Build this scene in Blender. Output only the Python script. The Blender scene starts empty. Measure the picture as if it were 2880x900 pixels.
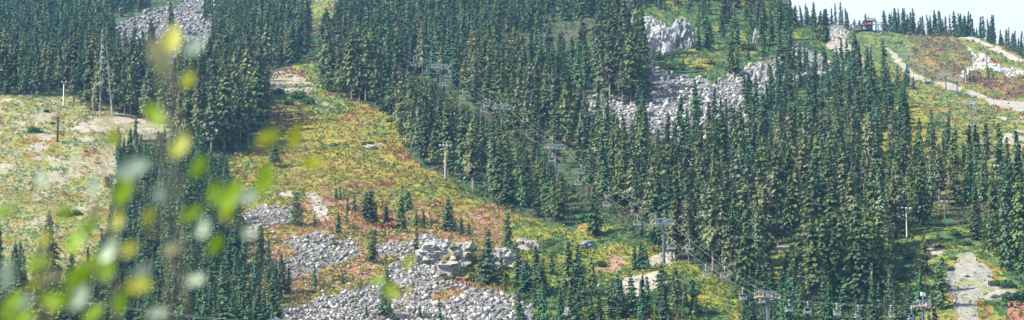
import bpy, math, random
import numpy as np
from mathutils import Vector, Matrix
rng = np.random.default_rng(7); random.seed(7)
sc = bpy.context.scene
C = sc.collection
R = math.radians

# ------------------------------------------------------------------ camera and survey helpers
F = 8166.0; PITCH = R(10.0)
cp, sp = math.cos(PITCH), math.sin(PITCH)
def ray(px, py):
    """unit-horizontal direction (x, y, z per metre of ground distance) through a picture point"""
    u = (np.asarray(px, float) - 1440) / F; v = (450 - np.asarray(py, float)) / F
    x = u; y = cp - v * sp; z = sp + v * cp
    h = np.hypot(x, y)
    return x / h, y / h, z / h
def project(p):
    x, y, z = p[..., 0], p[..., 1], p[..., 2]
    d = y * cp + z * sp; up = -y * sp + z * cp
    return 1440 + F * x / d, 450 - F * up / d, d
def sm(a, b, x):
    t = np.clip((np.asarray(x, float) - a) / (b - a), 0, 1); return t * t * (3 - 2 * t)

# ------------------------------------------------------------------ value noise
_T = rng.random((256, 256)).astype(np.float32)
def vnoise(x, y):
    x = np.asarray(x, float); y = np.asarray(y, float)
    xi = np.floor(x).astype(int); yi = np.floor(y).astype(int)
    fx = x - xi; fy = y - yi
    fx = fx * fx * (3 - 2 * fx); fy = fy * fy * (3 - 2 * fy)
    a = _T[xi & 255, yi & 255]; b = _T[(xi + 1) & 255, yi & 255]
    c = _T[xi & 255, (yi + 1) & 255]; d = _T[(xi + 1) & 255, (yi + 1) & 255]
    return (a * (1 - fx) + b * fx) * (1 - fy) + (c * (1 - fx) + d * fx) * fy
def fbm(x, y, o=4, off=0.0):
    s = 0; a = 1; t = 0
    for i in range(o):
        s = s + a * vnoise(x * 2 ** i + off + 17.3 * i, y * 2 ** i + off * 1.7 + 9.1 * i); t += a; a *= .55
    return s / t

# ------------------------------------------------------------------ terrain profile
_RP = [-350, -250, -100, 0, 100, 200, 300, 400, 500, 600, 700, 800, 900, 1000, 1100]
_RR = [1500, 1400, 1240, 1150, 1065, 990, 920, 855, 798, 750, 708, 672, 640, 612, 588]
def ridge(px):
    return np.interp(px, [-1500, 1500, 2000, 2150, 2230, 2260, 2320, 2390, 2440, 2550, 2600, 2650, 2720, 2800, 2880, 3200, 4300],
                     [-350, -330, -250, -110, 30, 84, 130, 184, 215, 262, 330, 385, 440, 500, 545, 700, 800])
def crest(px):
    return np.interp(px, [2000, 2290, 2330, 2372, 2400, 2530, 2600, 2680, 2760, 2823, 2880, 3200, 4300],
                     [70, 70, 64, 66, 86, 88, 94, 102, 112, 127, 156, 290, 600])
def r_front(px, py):
    px = np.asarray(px, float); py = np.asarray(py, float)
    b = np.interp(py, [-350, -100, 0, 100, 200, 255], [520, 380, 290, 180, 55, 0])
    w = 1 - .7 * sm(650, 1300, px) - .2 * sm(1500, 1900, px)
    r = np.interp(py, _RP, _RR) + b * w
    # steep face of the rocky knoll, a shelf behind it
    k = np.exp(-((px - 1290) / 170) ** 2)
    r = r + k * (np.interp(py, [600, 660, 700, 800, 860], [0, -4, -12, 0, 0]))
    return r
def r_far(py):
    return np.interp(py, [50, 88, 180, 262, 355, 500, 560, 800], [1690, 1650, 1520, 1420, 1300, 1100, 1050, 900])
def zn(x, y, r):
    a = sm(60, 500, r)
    return a * ((fbm(x / 34, y / 34, 3, 3.) - .5) * 4.5 + (fbm(x / 7, y / 7, 2, 11.) - .5) * 1.3) * np.where(r > 2500, 0, 1)
def ground(px, py, far=False):
    dx, dy, dz = ray(px, py)
    r = r_far(py) if far else r_front(px, py)
    x = dx * r; y = dy * r
    return np.stack([x, y, dz * r + zn(x, y, r)], -1)
def gpt(px, py, far=False): return Vector(ground(float(px), float(py), far))

# ------------------------------------------------------------------ material helpers
def nodes(name):
    m = bpy.data.materials.new(name); m.use_nodes = True
    nt = m.node_tree; return m, nt, nt.nodes['Principled BSDF']
def mat(name, col, rough=.7, metal=0., var=.18, scale=6., spec=.3):
    m, nt, b = nodes(name)
    tc = nt.nodes.new('ShaderNodeTexCoord'); n = nt.nodes.new('ShaderNodeTexNoise'); n.inputs['Scale'].default_value = scale; n.inputs['Detail'].default_value = 4
    nt.links.new(tc.outputs['Object'], n.inputs['Vector'])
    r = nt.nodes.new('ShaderNodeValToRGB'); nt.links.new(n.outputs['Fac'], r.inputs['Fac'])
    r.color_ramp.elements[0].position = .3; r.color_ramp.elements[1].position = .7
    r.color_ramp.elements[0].color = (*[c * (1 - var) for c in col], 1); r.color_ramp.elements[1].color = (*[min(1, c * (1 + var)) for c in col], 1)
    nt.links.new(r.outputs['Color'], b.inputs['Base Color'])
    b.inputs['Roughness'].default_value = rough; b.inputs['Metallic'].default_value = metal; b.inputs['Specular IOR Level'].default_value = spec
    return m
def mat_attr(name, rough=.8, rand=.25, noise=.0, nscale=.5, bump=0., bscale=1., spec=.2, trans=0.):
    """colour from the mesh's own 'Col' attribute, varied per object and by noise"""
    m, nt, b = nodes(name)
    a = nt.nodes.new('ShaderNodeAttribute'); a.attribute_name = 'Col'; out = a.outputs['Color']
    tc = nt.nodes.new('ShaderNodeTexCoord')
    if rand:
        oi = nt.nodes.new('ShaderNodeObjectInfo'); mr = nt.nodes.new('ShaderNodeMapRange')
        mr.inputs['To Min'].default_value = 1 - rand; mr.inputs['To Max'].default_value = 1 + rand
        nt.links.new(oi.outputs['Random'], mr.inputs['Value'])
        hs = nt.nodes.new('ShaderNodeHueSaturation'); nt.links.new(mr.outputs['Result'], hs.inputs['Value']); nt.links.new(out, hs.inputs['Color']); out = hs.outputs['Color']
    if noise:
        n = nt.nodes.new('ShaderNodeTexNoise'); n.inputs['Scale'].default_value = nscale; n.inputs['Detail'].default_value = 5; n.inputs['Roughness'].default_value = .7
        nt.links.new(tc.outputs['Object'], n.inputs['Vector'])
        mr = nt.nodes.new('ShaderNodeMapRange'); mr.inputs['From Min'].default_value = .3; mr.inputs['From Max'].default_value = .7
        mr.inputs['To Min'].default_value = 1 - noise; mr.inputs['To Max'].default_value = 1 + noise
        nt.links.new(n.outputs['Fac'], mr.inputs['Value'])
        hs = nt.nodes.new('ShaderNodeHueSaturation'); nt.links.new(mr.outputs['Result'], hs.inputs['Value']); nt.links.new(out, hs.inputs['Color']); out = hs.outputs['Color']
    nt.links.new(out, b.inputs['Base Color'])
    if bump:
        n = nt.nodes.new('ShaderNodeTexNoise'); n.inputs['Scale'].default_value = bscale; n.inputs['Detail'].default_value = 6
        nt.links.new(tc.outputs['Object'], n.inputs['Vector'])
        bp = nt.nodes.new('ShaderNodeBump'); bp.inputs['Distance'].default_value = bump; bp.inputs['Strength'].default_value = 1
        nt.links.new(n.outputs['Fac'], bp.inputs['Height']); nt.links.new(bp.outputs['Normal'], b.inputs['Normal'])
    b.inputs['Roughness'].default_value = rough; b.inputs['Specular IOR Level'].default_value = spec
    if trans:
        t = nt.nodes.new('ShaderNodeBsdfTranslucent'); nt.links.new(out, t.inputs['Color'])
        mx = nt.nodes.new('ShaderNodeMixShader'); mx.inputs['Fac'].default_value = trans
        nt.links.new(b.outputs[0], mx.inputs[1]); nt.links.new(t.outputs[0], mx.inputs[2])
        nt.links.new(mx.outputs[0], nt.nodes['Material Output'].inputs['Surface'])
    return m
M = dict(
    ground=mat_attr('ground', .95, 0, .3, .9, .12, 2.0, .05),
    crown=mat_attr('needles', .75, .3, 0, trans=.18),
    shrubs=mat_attr('shrub_leaves', .75, 0, 0, trans=.3),
    rock=mat_attr('rock', .85, .22, .22, 1.2, .06, 5., .15),
    bark=mat('bark', (.23, .19, .165), .9, var=.3, scale=3.),
    deadwood=mat('dead_wood', (.34, .31, .28), .9, var=.25, scale=2.),
    redwood=mat('red_dead_needles', (.20, .10, .075), .9, var=.3, scale=2.),
    steel=mat('galvanised_steel', (.38, .41, .43), .45, .25, .12, 2.),
    bluepole=mat('blue_grey_paint', (.085, .115, .17), .45, .2, .15, 1.5),
    rust=mat('rusty_rubber', (.42, .24, .18), .8, 0, .25, 8.),
    whitewood=mat('grey_timber_pole', (.52, .46, .42), .85, 0, .15, 2.),
    darkpole=mat('tarred_pole', (.035, .032, .032), .8, 0, .3, 2.),
    lamp=mat('white_lamp_housing', (.75, .77, .78), .4, 0, .05, 4.),
    cable=mat('cable', (.22, .22, .23), .5, .3, .1, .3),
    chair=mat('chair_frame', (.44, .46, .47), .45, .2, .08, 4.),
    seat=mat('chair_seat', (.50, .56, .62), .55, 0, .1, 4.),
    redroof=mat('red_brown_roof', (.20, .06, .045), .7, 0, .2, 1.),
    wallpale=mat('pale_wall', (.48, .44, .42), .8, 0, .12, 1.),
    wallred=mat('red_brown_timber', (.19, .075, .05), .8, 0, .25, 1.),
    dark=mat('dark_interior', (.03, .035, .05), .7, 0, .2, 1.),
    glass=mat('window_glass', (.07, .09, .11), .12, 0, .1, 1., .6),
    yellow=mat('yellow_panel', (.55, .38, .05), .6, 0, .1, 2.),
    stem=mat('shrub_stem', (.32, .25, .13), .8, 0, .3, 20.),
    orange=mat('orange_plastic', (.65, .20, .04), .5, 0, .1, 3.),
)

# ------------------------------------------------------------------ mesh helpers
def mesh_np(name, V, faces, k, material, col=None, smooth=False, parent=None):
    """V (n,3); faces (m,k)"""
    V = np.asarray(V, np.float32); faces = np.asarray(faces, np.int32)
    me = bpy.data.meshes.new(name)
    me.vertices.add(len(V)); me.vertices.foreach_set('co', V.ravel())
    me.loops.add(faces.size); me.loops.foreach_set('vertex_index', faces.ravel())
    me.polygons.add(len(faces)); me.polygons.foreach_set('loop_start', np.arange(0, faces.size, k, dtype=np.int32))
    try: me.polygons.foreach_set('loop_total', np.full(len(faces), k, np.int32))
    except Exception: pass
    if smooth: me.polygons.foreach_set('use_smooth', np.ones(len(faces), bool))
    if col is not None:
        a = me.attributes.new('Col', 'FLOAT_COLOR', 'POINT')
        c = np.ones((len(V), 4), np.float32); c[:, :3] = col; a.data.foreach_set('color', c.ravel())
    me.update(calc_edges=True); me.validate()
    me.materials.append(material)
    return me
def link(name, me, parent=None, loc=None):
    o = bpy.data.objects.new(name, me); C.objects.link(o)
    if parent: o.parent = parent
    if loc is not None: o.location = loc
    return o
class MB:
    def __init__(s): s.v = []; s.f = []
    def box(s, c, size, rot=None):
        c = Vector(c); b = len(s.v); hx, hy, hz = [q / 2 for q in size]
        for x, y, z in ((-1,-1,-1),(1,-1,-1),(1,1,-1),(-1,1,-1),(-1,-1,1),(1,-1,1),(1,1,1),(-1,1,1)):
            p = Vector((x * hx, y * hy, z * hz))
            if rot: p = rot @ p
            s.v.append(c + p)
        s.f += [[b + i for i in q] for q in ((0,3,2,1),(4,5,6,7),(0,1,5,4),(1,2,6,5),(2,3,7,6),(3,0,4,7))]; return s
    def tube(s, pts, r, n=8, cap=True):
        pts = [Vector(p) for p in pts]; rs = r if isinstance(r, (list, tuple)) else [r] * len(pts)
        rings = []
        for i, p in enumerate(pts):
            d = (pts[min(i + 1, len(pts) - 1)] - pts[max(i - 1, 0)]).normalized()
            a = d.orthogonal().normalized() if abs(d.z) > .9 else d.cross(Vector((0, 0, 1))).normalized()
            c = d.cross(a); b = len(s.v)
            for k in range(n):
                t = 2 * math.pi * k / n; s.v.append(p + (a * math.cos(t) + c * math.sin(t)) * rs[i])
            rings.append(b)
        for i in range(len(rings) - 1):
            for k in range(n): s.f.append([rings[i] + k, rings[i] + (k + 1) % n, rings[i + 1] + (k + 1) % n, rings[i + 1] + k])
        if cap:
            s.f.append([rings[0] + k for k in range(n)][::-1]); s.f.append([rings[-1] + k for k in range(n)])
        return s
    def poly(s, pts, thick):
        """prism from a planar outline, extruded by vector thick"""
        t = Vector(thick); b = len(s.v); n = len(pts)
        s.v += [Vector(p) for p in pts] + [Vector(p) + t for p in pts]
        s.f.append([b + i for i in range(n)][::-1]); s.f.append([b + n + i for i in range(n)])
        for i in range(n): s.f.append([b + i, b + (i + 1) % n, b + n + (i + 1) % n, b + n + i])
        return s
    def mesh(s, name, m):
        me = bpy.data.meshes.new(name); me.from_pydata([tuple(v) for v in s.v], [], s.f); me.update(); me.materials.append(m); return me
    def obj(s, name, m, parent=None, loc=None): return link(name, s.mesh(name, m), parent, loc)
def tag(o, label=None, cat=None, group=None, kind=None):
    if label: o['label'] = label
    if cat: o['category'] = cat
    if group: o['group'] = group
    if kind: o['kind'] = kind
    return o
def empty(name, loc, rz=0):
    o = bpy.data.objects.new(name, None); C.objects.link(o); o.location = loc; o.rotation_euler = (0, 0, rz); o.empty_display_size = .5; return o

# ------------------------------------------------------------------ polygons of the survey
def inpoly(px, py, poly):
    px = np.asarray(px, float); py = np.asarray(py, float); r = np.zeros(px.shape, bool); n = len(poly)
    for i in range(n):
        x1, y1 = poly[i]; x2, y2 = poly[(i + 1) % n]
        if y1 == y2: continue
        c = ((y1 > py) != (y2 > py)) & (px < (x2 - x1) * (py - y1) / (y2 - y1) + x1); r ^= c
    return r
TALUS = {
 'upper': [(305,180),(310,95),(335,62),(400,50),(430,26),(470,14),(520,8),(560,-30),(620,-80),(830,-80),(740,20),(700,60),(650,100),(610,170),(470,190)],
 'main': [(1585,262),(1640,262),(1700,300),(1750,268),(1822,262),(1832,230),(1815,165),(1850,190),(1880,215),(1930,205),(1960,222),(2010,240),(2060,215),(2120,190),(2180,165),(2215,150),(2230,185),(2190,230),(2150,300),(2120,400),(1900,400),(1760,372),(1640,345),(1580,320)],
 'ridge': [(2190,215),(2215,150),(2240,130),(2290,150),(2340,175),(2400,205),(2385,225),(2330,200),(2330,240),(2260,240)],
 'knoll': [(1150,700),(1190,660),(1240,668),(1262,720),(1250,745),(1230,800),(1180,800),(1100,800),(1060,860),(760,905),(775,880),(840,855),(1000,812),(1060,790),(1100,760),(1130,730)],
 'lower': [(1060,860),(1180,800),(1290,800),(1350,815),(1440,850),(1500,880),(1510,940),(740,940),(760,900)],
 'heath': [(800,672),(880,650),(940,668),(1000,690),(1010,715),(950,745),(880,760),(800,790),(740,780),(760,740),(830,715)],
 'mid': [(1050,700),(1110,690),(1200,690),(1190,740),(1120,730),(1070,735)],
 'stub': [(690,600),(730,580),(800,585),(850,600),(800,625),(760,625),(700,660),(690,640)],
 'road': [(2655,745),(2685,745),(2690,800),(2700,850),(2720,890),(2690,910),(2675,850),(2660,790)],
}
GREENSTRIP = [(1210,820),(1300,818),(1310,835),(1240,842),(1215,838)]
FAR_TALUS = [(2318,68),(2372,66),(2388,95),(2375,112),(2340,112),(2310,100)]
FAR_TALUS2 = [(2320,112),(2375,112),(2420,150),(2450,190),(2470,240),(2400,220),(2320,150)]
FAR_ROCKS = [(2708,124),(2738,142),(2745,160),(2762,146),(2795,170),(2810,182),(2870,200),(2880,206),(2835,216),(2790,192),(2745,188),(2705,225),(2700,212),(2735,180),(2738,160)]
ROAD_UP = [(2696,105),(2735,110),(2775,117),(2810,131),(2840,148),(2900,172),(2900,190),(2840,167),(2800,146),(2770,129),(2735,118),(2696,111)]
ROAD_LOW = [(2492,128),(2512,140),(2550,185),(2580,205),(2640,232),(2700,250),(2760,270),(2790,285),(2745,280),(2690,262),(2600,235),(2545,205),(2510,160)]
ROAD_SIDE = [(2770,284),(2900,290),(2900,322),(2840,312),(2790,300)]
ROAD_BOT = [(2690,725),(2730,718),(2765,735),(2790,770),(2800,790),(2850,820),(2855,845),(2810,860),(2760,850),(2740,862),(2760,915),(2690,915),(2688,840),(2680,780)]
TRACK_RUN = [(745,215),(790,196),(850,214),(905,240),(870,264),(800,268),(750,262)]
TRACK_LEFT = [(195,362),(260,345),(340,322),(470,335),(480,372),(440,366),(400,380),(330,372),(240,370)]
TRACK_LEFT2 = [(130,470),(260,440),(330,400),(470,372),(500,380),(400,400),(360,430),(330,470),(280,500),(240,480),(160,520),(100,560),(0,620),(0,590),(120,530),(190,480)]
MEADOW_LEFT = [(-200,268),(200,268),(300,262),(430,300),(440,345),(470,370),(330,400),(300,520),(330,620),(220,780),(0,830),(-200,830)]
MEADOW_MID = [(740,215),(820,186),(870,160),(905,245),(960,270),(1110,328),(1150,440),(1180,465),(1330,545),(1450,605),(1600,640),(1700,610),(1830,680),(1960,750),(2070,830),(2100,960),(1300,960),(700,960),(660,560),(640,460),(690,420),(745,340)]
def fuzz(px, py, x, y, amp=14):
    return px + (fbm(x / 3.1, y / 6.5, 3, 40.) - .5) * 2 * amp * 1.6, py + (fbm(x / 3.1, y / 6.5, 3, 90.) - .5) * 2 * amp
PAL = {k: np.array(v) for k, v in dict(yg=(.195,.225,.045), yel=(.27,.235,.055), red=(.185,.09,.06), org=(.27,.16,.06), grn=(.08,.13,.045), dgr=(.045,.085,.035),
    pale=(.29,.28,.15), dirt=(.30,.27,.225), floor=(.065,.07,.04), rock=(.30,.305,.315), brn=(.15,.095,.06), pink=(.30,.17,.14), white=(.36,.35,.33)).items()}
def palette_mix(u, names, w):
    """u in 0..1 -> colour of the picked patch"""
    w = np.cumsum(np.array(w, float) / sum(w)); idx = np.searchsorted(w, np.clip(u, 0, .9999))
    return np.array([PAL[n] for n in names])[idx]
def spread(n): return np.clip((n - .5) * 1.9 + .5, 0, 1)   # widen the noise histogram
def meadow_col(px, py, x, y, far, jit):
    """colour of the low shrubs at a place: patches some metres wide, jit (0..1) picks the single plant"""
    u = spread(fbm(x / 8.5, y / 13.0, 4, 5.)) * .78 + jit * .22
    out = palette_mix(u, ['brn', 'red', 'org', 'yg', 'yel', 'org', 'yg', 'yel', 'grn', 'yg', 'org'], [.05, .05, .13, .14, .12, .08, .13, .06, .13, .06, .05])
    low = (~far) & (px > 660) & (px < 1420) & (py > 560 + 40 * np.sin(px / 90))
    out = np.where(low[..., None], palette_mix(u, ['red', 'yg', 'org', 'pink', 'yel', 'brn', 'yg', 'org', 'grn', 'red'], [.08, .1, .13, .12, .14, .1, .12, .08, .1, .03]), out)
    r2 = (~far) & (px > 1420) & (py > 600)
    out = np.where(r2[..., None], palette_mix(u, ['org', 'yel', 'yg', 'grn', 'dgr'], [.12, .16, .3, .3, .12]), out)
    run = (~far) & (px < 1000) & (px > 700) & (py < 330)
    out = np.where(run[..., None], palette_mix(u, ['red', 'brn', 'yg', 'grn', 'pale', 'grn'], [.18, .14, .2, .22, .1, .16]), out)
    ml = (~far) & (px < 500) & (py > 255)
    out = np.where(ml[..., None], palette_mix(u, ['red', 'org', 'yg', 'pale', 'grn', 'pale', 'org', 'yg', 'grn', 'pink', 'pale'], [.10, .12, .12, .12, .1, .1, .08, .1, .08, .04, .04]), out)
    ur = (~far) & (px > 1700) & (py < 300)
    out = np.where(ur[..., None], palette_mix(u, ['brn', 'yg', 'dgr', 'grn', 'dgr', 'yg', 'org'], [.14, .14, .22, .22, .16, .07, .05]), out)
    br = (~far) & (px > 2480) & (py > 600)
    out = np.where(br[..., None], palette_mix(u, ['red', 'org', 'yg', 'grn', 'dgr', 'grn'], [.12, .1, .2, .26, .22, .1]), out)
    humm = far & inpoly(px, py, [(2560,96),(2640,98),(2700,118),(2735,150),(2735,180),(2700,215),(2640,225),(2560,190),(2520,130)])
    out = np.where((far & ~humm)[..., None], palette_mix(u, ['red', 'org', 'yg', 'grn', 'yel', 'yg', 'grn'], [.13, .13, .18, .16, .14, .14, .12]), out)
    fred = far & inpoly(px, py, [(2720,215),(2790,195),(2840,220),(2880,215),(2900,280),(2800,290),(2700,240)])
    out = np.where(fred[..., None], palette_mix(u, ['red', 'brn', 'org', 'yg', 'grn'], [.2, .28, .14, .22, .16]), out)
    out = np.where(humm[..., None], palette_mix(u, ['brn', 'yg', 'org', 'brn', 'grn', 'red', 'yg'], [.2, .17, .12, .16, .17, .06, .12]), out)
    ftop = far & (px < 2560) & (py < 200)
    out = np.where(ftop[..., None], palette_mix(u, ['pale', 'grn', 'yg', 'grn', 'brn'], [.15, .3, .15, .3, .1]), out)
    return out
def bare(px, py, x, y, far):
    """0..1: how stony or dusty the ground is (no shrubs there)"""
    qx, qy = fuzz(px, py, x, y, 7)
    n = fbm(x / 6, y / 11, 4, 60.)
    b = np.zeros(px.shape)
    f = ~far
    for p, s in ((TRACK_RUN, .75), (TRACK_LEFT, .95), (TRACK_LEFT2, .42), (ROAD_BOT, 1.)):
        b = np.where(f & inpoly(qx, qy, p), s, b)
    ml = f & (px < 330) & (py > 280) & (py < 660)
    b = np.maximum(b, np.where(ml, sm(.56, .70, n) * .75, 0))
    for p in (ROAD_UP, ROAD_LOW, ROAD_SIDE):
        b = np.where(far & inpoly(px + (qx - px) * .7, py + (qy - py) * .7, p), 1., b)
    for p in (FAR_ROCKS, FAR_TALUS, FAR_TALUS2): b = np.where(far & inpoly(qx, qy, p), 1., b)
    b = np.maximum(b, np.where(far & (px > 2800) & (py > 330) & (py < 430), sm(.5, .62, n), 0))
    for p in ([(2130,395),(2190,410),(2190,425),(2140,420)], [(2285,440),(2330,438),(2395,462),(2390,478),(2310,470)], [(2180,672),(2225,674),(2215,690),(2180,690)],
              [(860,550),(885,548),(920,590),(935,618),(900,610),(870,575)], [(785,545),(820,545),(820,555),(785,555)], [(1020,405),(1060,400),(1085,405),(1030,416)],
              [(1710,520+195),(1760,715),(1756,740),(1715,742)], [(1650,735),(1750,740),(1740,760),(1660,760)], [(1825,715),(1880,700),(1905,712),(1900,730),(1820,735)],
              [(1770,770),(1850,770),(1880,800),(1780,840),(1700,830)], [(2600,700),(2640,690),(2660,720),(2620,730)], [(1450,668),(1520,662),(1510,690),(1455,692)],
              [(755,205),(790,208),(850,216),(845,221),(790,214)], [(985,350),(1010,348),(1005,357),(985,357)]):
        b = np.where(f & inpoly(qx, qy, p), 1., b)
    return b
def talus_mask(px, py, x, y, far):
    qx, qy = fuzz(px, py, x, y, 9)
    t = np.zeros(px.shape)
    for k, p in TALUS.items(): t = np.where((~far) & inpoly(qx, qy, p), 1., t)
    t = np.where((~far) & inpoly(px, py, GREENSTRIP), 0, t)
    return t

# ------------------------------------------------------------------ terrain sheet
def build_terrain():
    cols = np.concatenate([np.linspace(-7000, -500, 14), np.linspace(-400, -20, 40), np.linspace(-16, 2896, 1090), np.linspace(2900, 3300, 40), np.linspace(3400, 9500, 14)])
    NF, NB = 620, 210
    X = []; Y = []; Z = []; PX = []; PY = []; FAR = []
    def row(px, py, r, far, z=None):
        dx, dy, dz = ray(px, py); x = dx * r; y = dy * r
        zz = dz * r if z is None else z
        X.append(x); Y.append(y); Z.append(zz + zn(x, y, r) if z is None else np.full(px.shape, z) + zn(x, y, np.broadcast_to(r, px.shape))); PX.append(px); PY.append(py); FAR.append(np.full(px.shape, far))
    one = np.ones_like(cols)
    for r, z in ((.6,-1.62),(2,-1.63),(3.5,-1.66),(5,-1.7),(8,-1.85),(14,-2.3),(25,-3.5),(60,-8),(140,-17),(260,-14),(380,8),(480,30),(550,46)):
        row(cols, one * 1150, one * r, False, z)
    rd = ridge(cols); cr = crest(cols)
    for i in range(NF):
        t = i / (NF - 1); t = t ** .95
        py = 1080 + (rd - 1080) * t; row(cols, py, r_front(cols, py), False)
    rr = r_front(cols, rd)
    row(cols, rd + 12, rr + 12, False); row(cols, rd + 40, rr + 45, False)
    b0 = np.maximum(rd + 26, cr + 60)
    rb = np.maximum(r_far(b0), rr + 90)
    row(cols, b0 + 10, rr + (rb - rr) * .6, True)
    for i in range(NB):
        t = i / (NB - 1); py = b0 + (cr - b0) * t
        row(cols, py, rb + (1660 - rb) * np.clip((rb - r_far(py)) / np.minimum(rb - 1661, -1), 0, 1), True)
    for r, z in ((1720, 345), (1850, 300), (2200, 210), (3500, 60), (12000, -40), (40000, -55)):
        row(cols, cr + 400, one * r, True, z)
    X, Y, Z, PX, PY, FAR = map(np.array, (X, Y, Z, PX, PY, FAR))
    x, y, px, py, far = X.ravel(), Y.ravel(), PX.ravel(), PY.ravel(), FAR.ravel()
    nr, nc = X.shape
    jit = fbm(x / 1.1, y / 1.6, 2, 70.); jit = spread(jit)
    col = PAL['floor'][None] * (0.8 + .5 * fbm(x / 4, y / 4, 3)[:, None])
    green = sm(.5, .62, fbm(x / 9, y / 14, 3, 21.))[:, None]
    col = col * (1 - green) + PAL['dgr'] * 1.2 * green
    mc = meadow_col(px, py, x, y, far, jit)
    qx, qy = fuzz(px, py, x, y, 8)
    op = far.copy()
    for p in (MEADOW_LEFT, MEADOW_MID): op |= (~far) & inpoly(qx, qy, p)
    op |= (~far) & (px > 1780) & (px < 2460) & (py < 300)
    op |= (~far) & inpoly(qx, qy, [(2500,640),(2720,640),(2960,600),(2960,980),(2540,980),(2480,800)])
    op |= (~far) & inpoly(qx, qy, [(2165,670),(2254,670),(2250,780),(2160,780)])
    op |= (~far) & inpoly(qx, qy, [(800,-60),(960,-60),(950,60),(880,80),(820,55)])
    op |= (~far) & (px > 2400) & (py < 560)
    col = np.where(op[:, None], mc * .85, col)
    bb = bare(px, py, x, y, far)[:, None]
    dirt = PAL['dirt'] * (.8 + .45 * fbm(x / 2, y / 2, 3, 33.)[:, None])
    dirt = np.where((inpoly(px, py, [(1650,735),(1750,740),(1740,760),(1660,760)]) | inpoly(px, py, [(1700,715),(1765,710),(1765,745),(1705,745)]))[:, None], np.array((.27,.17,.12)), dirt)
    dirt = np.where((far & inpoly(px, py, FAR_ROCKS))[:, None], PAL['white'], dirt)
    col = col * (1 - bb) + dirt * bb
    redp = (~far) & inpoly(qx, qy, [(2820,915),(2835,870),(2860,850),(2900,860),(2900,915)]); col = np.where(redp[:, None], np.array((.27,.125,.08)), col)
    t = talus_mask(px, py, x, y, far)[:, None]
    col = col * (1 - t) + PAL['rock'] * .5 * t
    i = np.arange(nr - 1)[:, None] * nc + np.arange(nc - 1)[None, :]
    i = i.ravel(); faces = np.stack([i, i + 1, i + nc + 1, i + nc], 1)
    V = np.stack([x, y, Z.ravel()], 1)
    link('terrain', mesh_np('terrain', V, faces, 4, M['ground'], col, True))['kind'] = 'structure'
    # the roads: own sheets lying on the terrain
    def sheet(name, polys, isfar, c0, amp):
        qx, qy = fuzz(px, py, x, y, amp)
        mk = np.zeros(px.shape, bool)
        for p in polys: mk |= inpoly(qx, qy, p) & (far == isfar)
        fm = mk[faces].all(1); fs = faces[fm]
        if not len(fs): return
        u, inv = np.unique(fs, return_inverse=True)
        vv = V[u].copy(); vv[:, 2] += .05
        cc = np.array(c0) * (.78 + .45 * fbm(x[u] / 1.6, y[u] / 2.5, 3, 77.)[:, None])
        g = sm(.56, .68, fbm(x[u] / 3, y[u] / 6, 3, 15.))[:, None] * .6
        cc = cc * (1 - g) + PAL['yg'] * .8 * g if not isfar else cc
        o = link(name, mesh_np(name, vv, inv.reshape(-1, 4), 4, M['ground'], cc, True)); o['kind'] = 'structure'
    sheet('gravel_road', [ROAD_BOT], False, (.235, .23, .205), 13)
    sheet('dirt_track', [TRACK_LEFT], False, (.31, .27, .23), 6)
    sheet('ridge_road', [ROAD_UP], True, (.34, .32, .275), 4)
    sheet('hillside_road', [ROAD_LOW, ROAD_SIDE], True, (.29, .27, .23), 5)
build_terrain()

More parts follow.
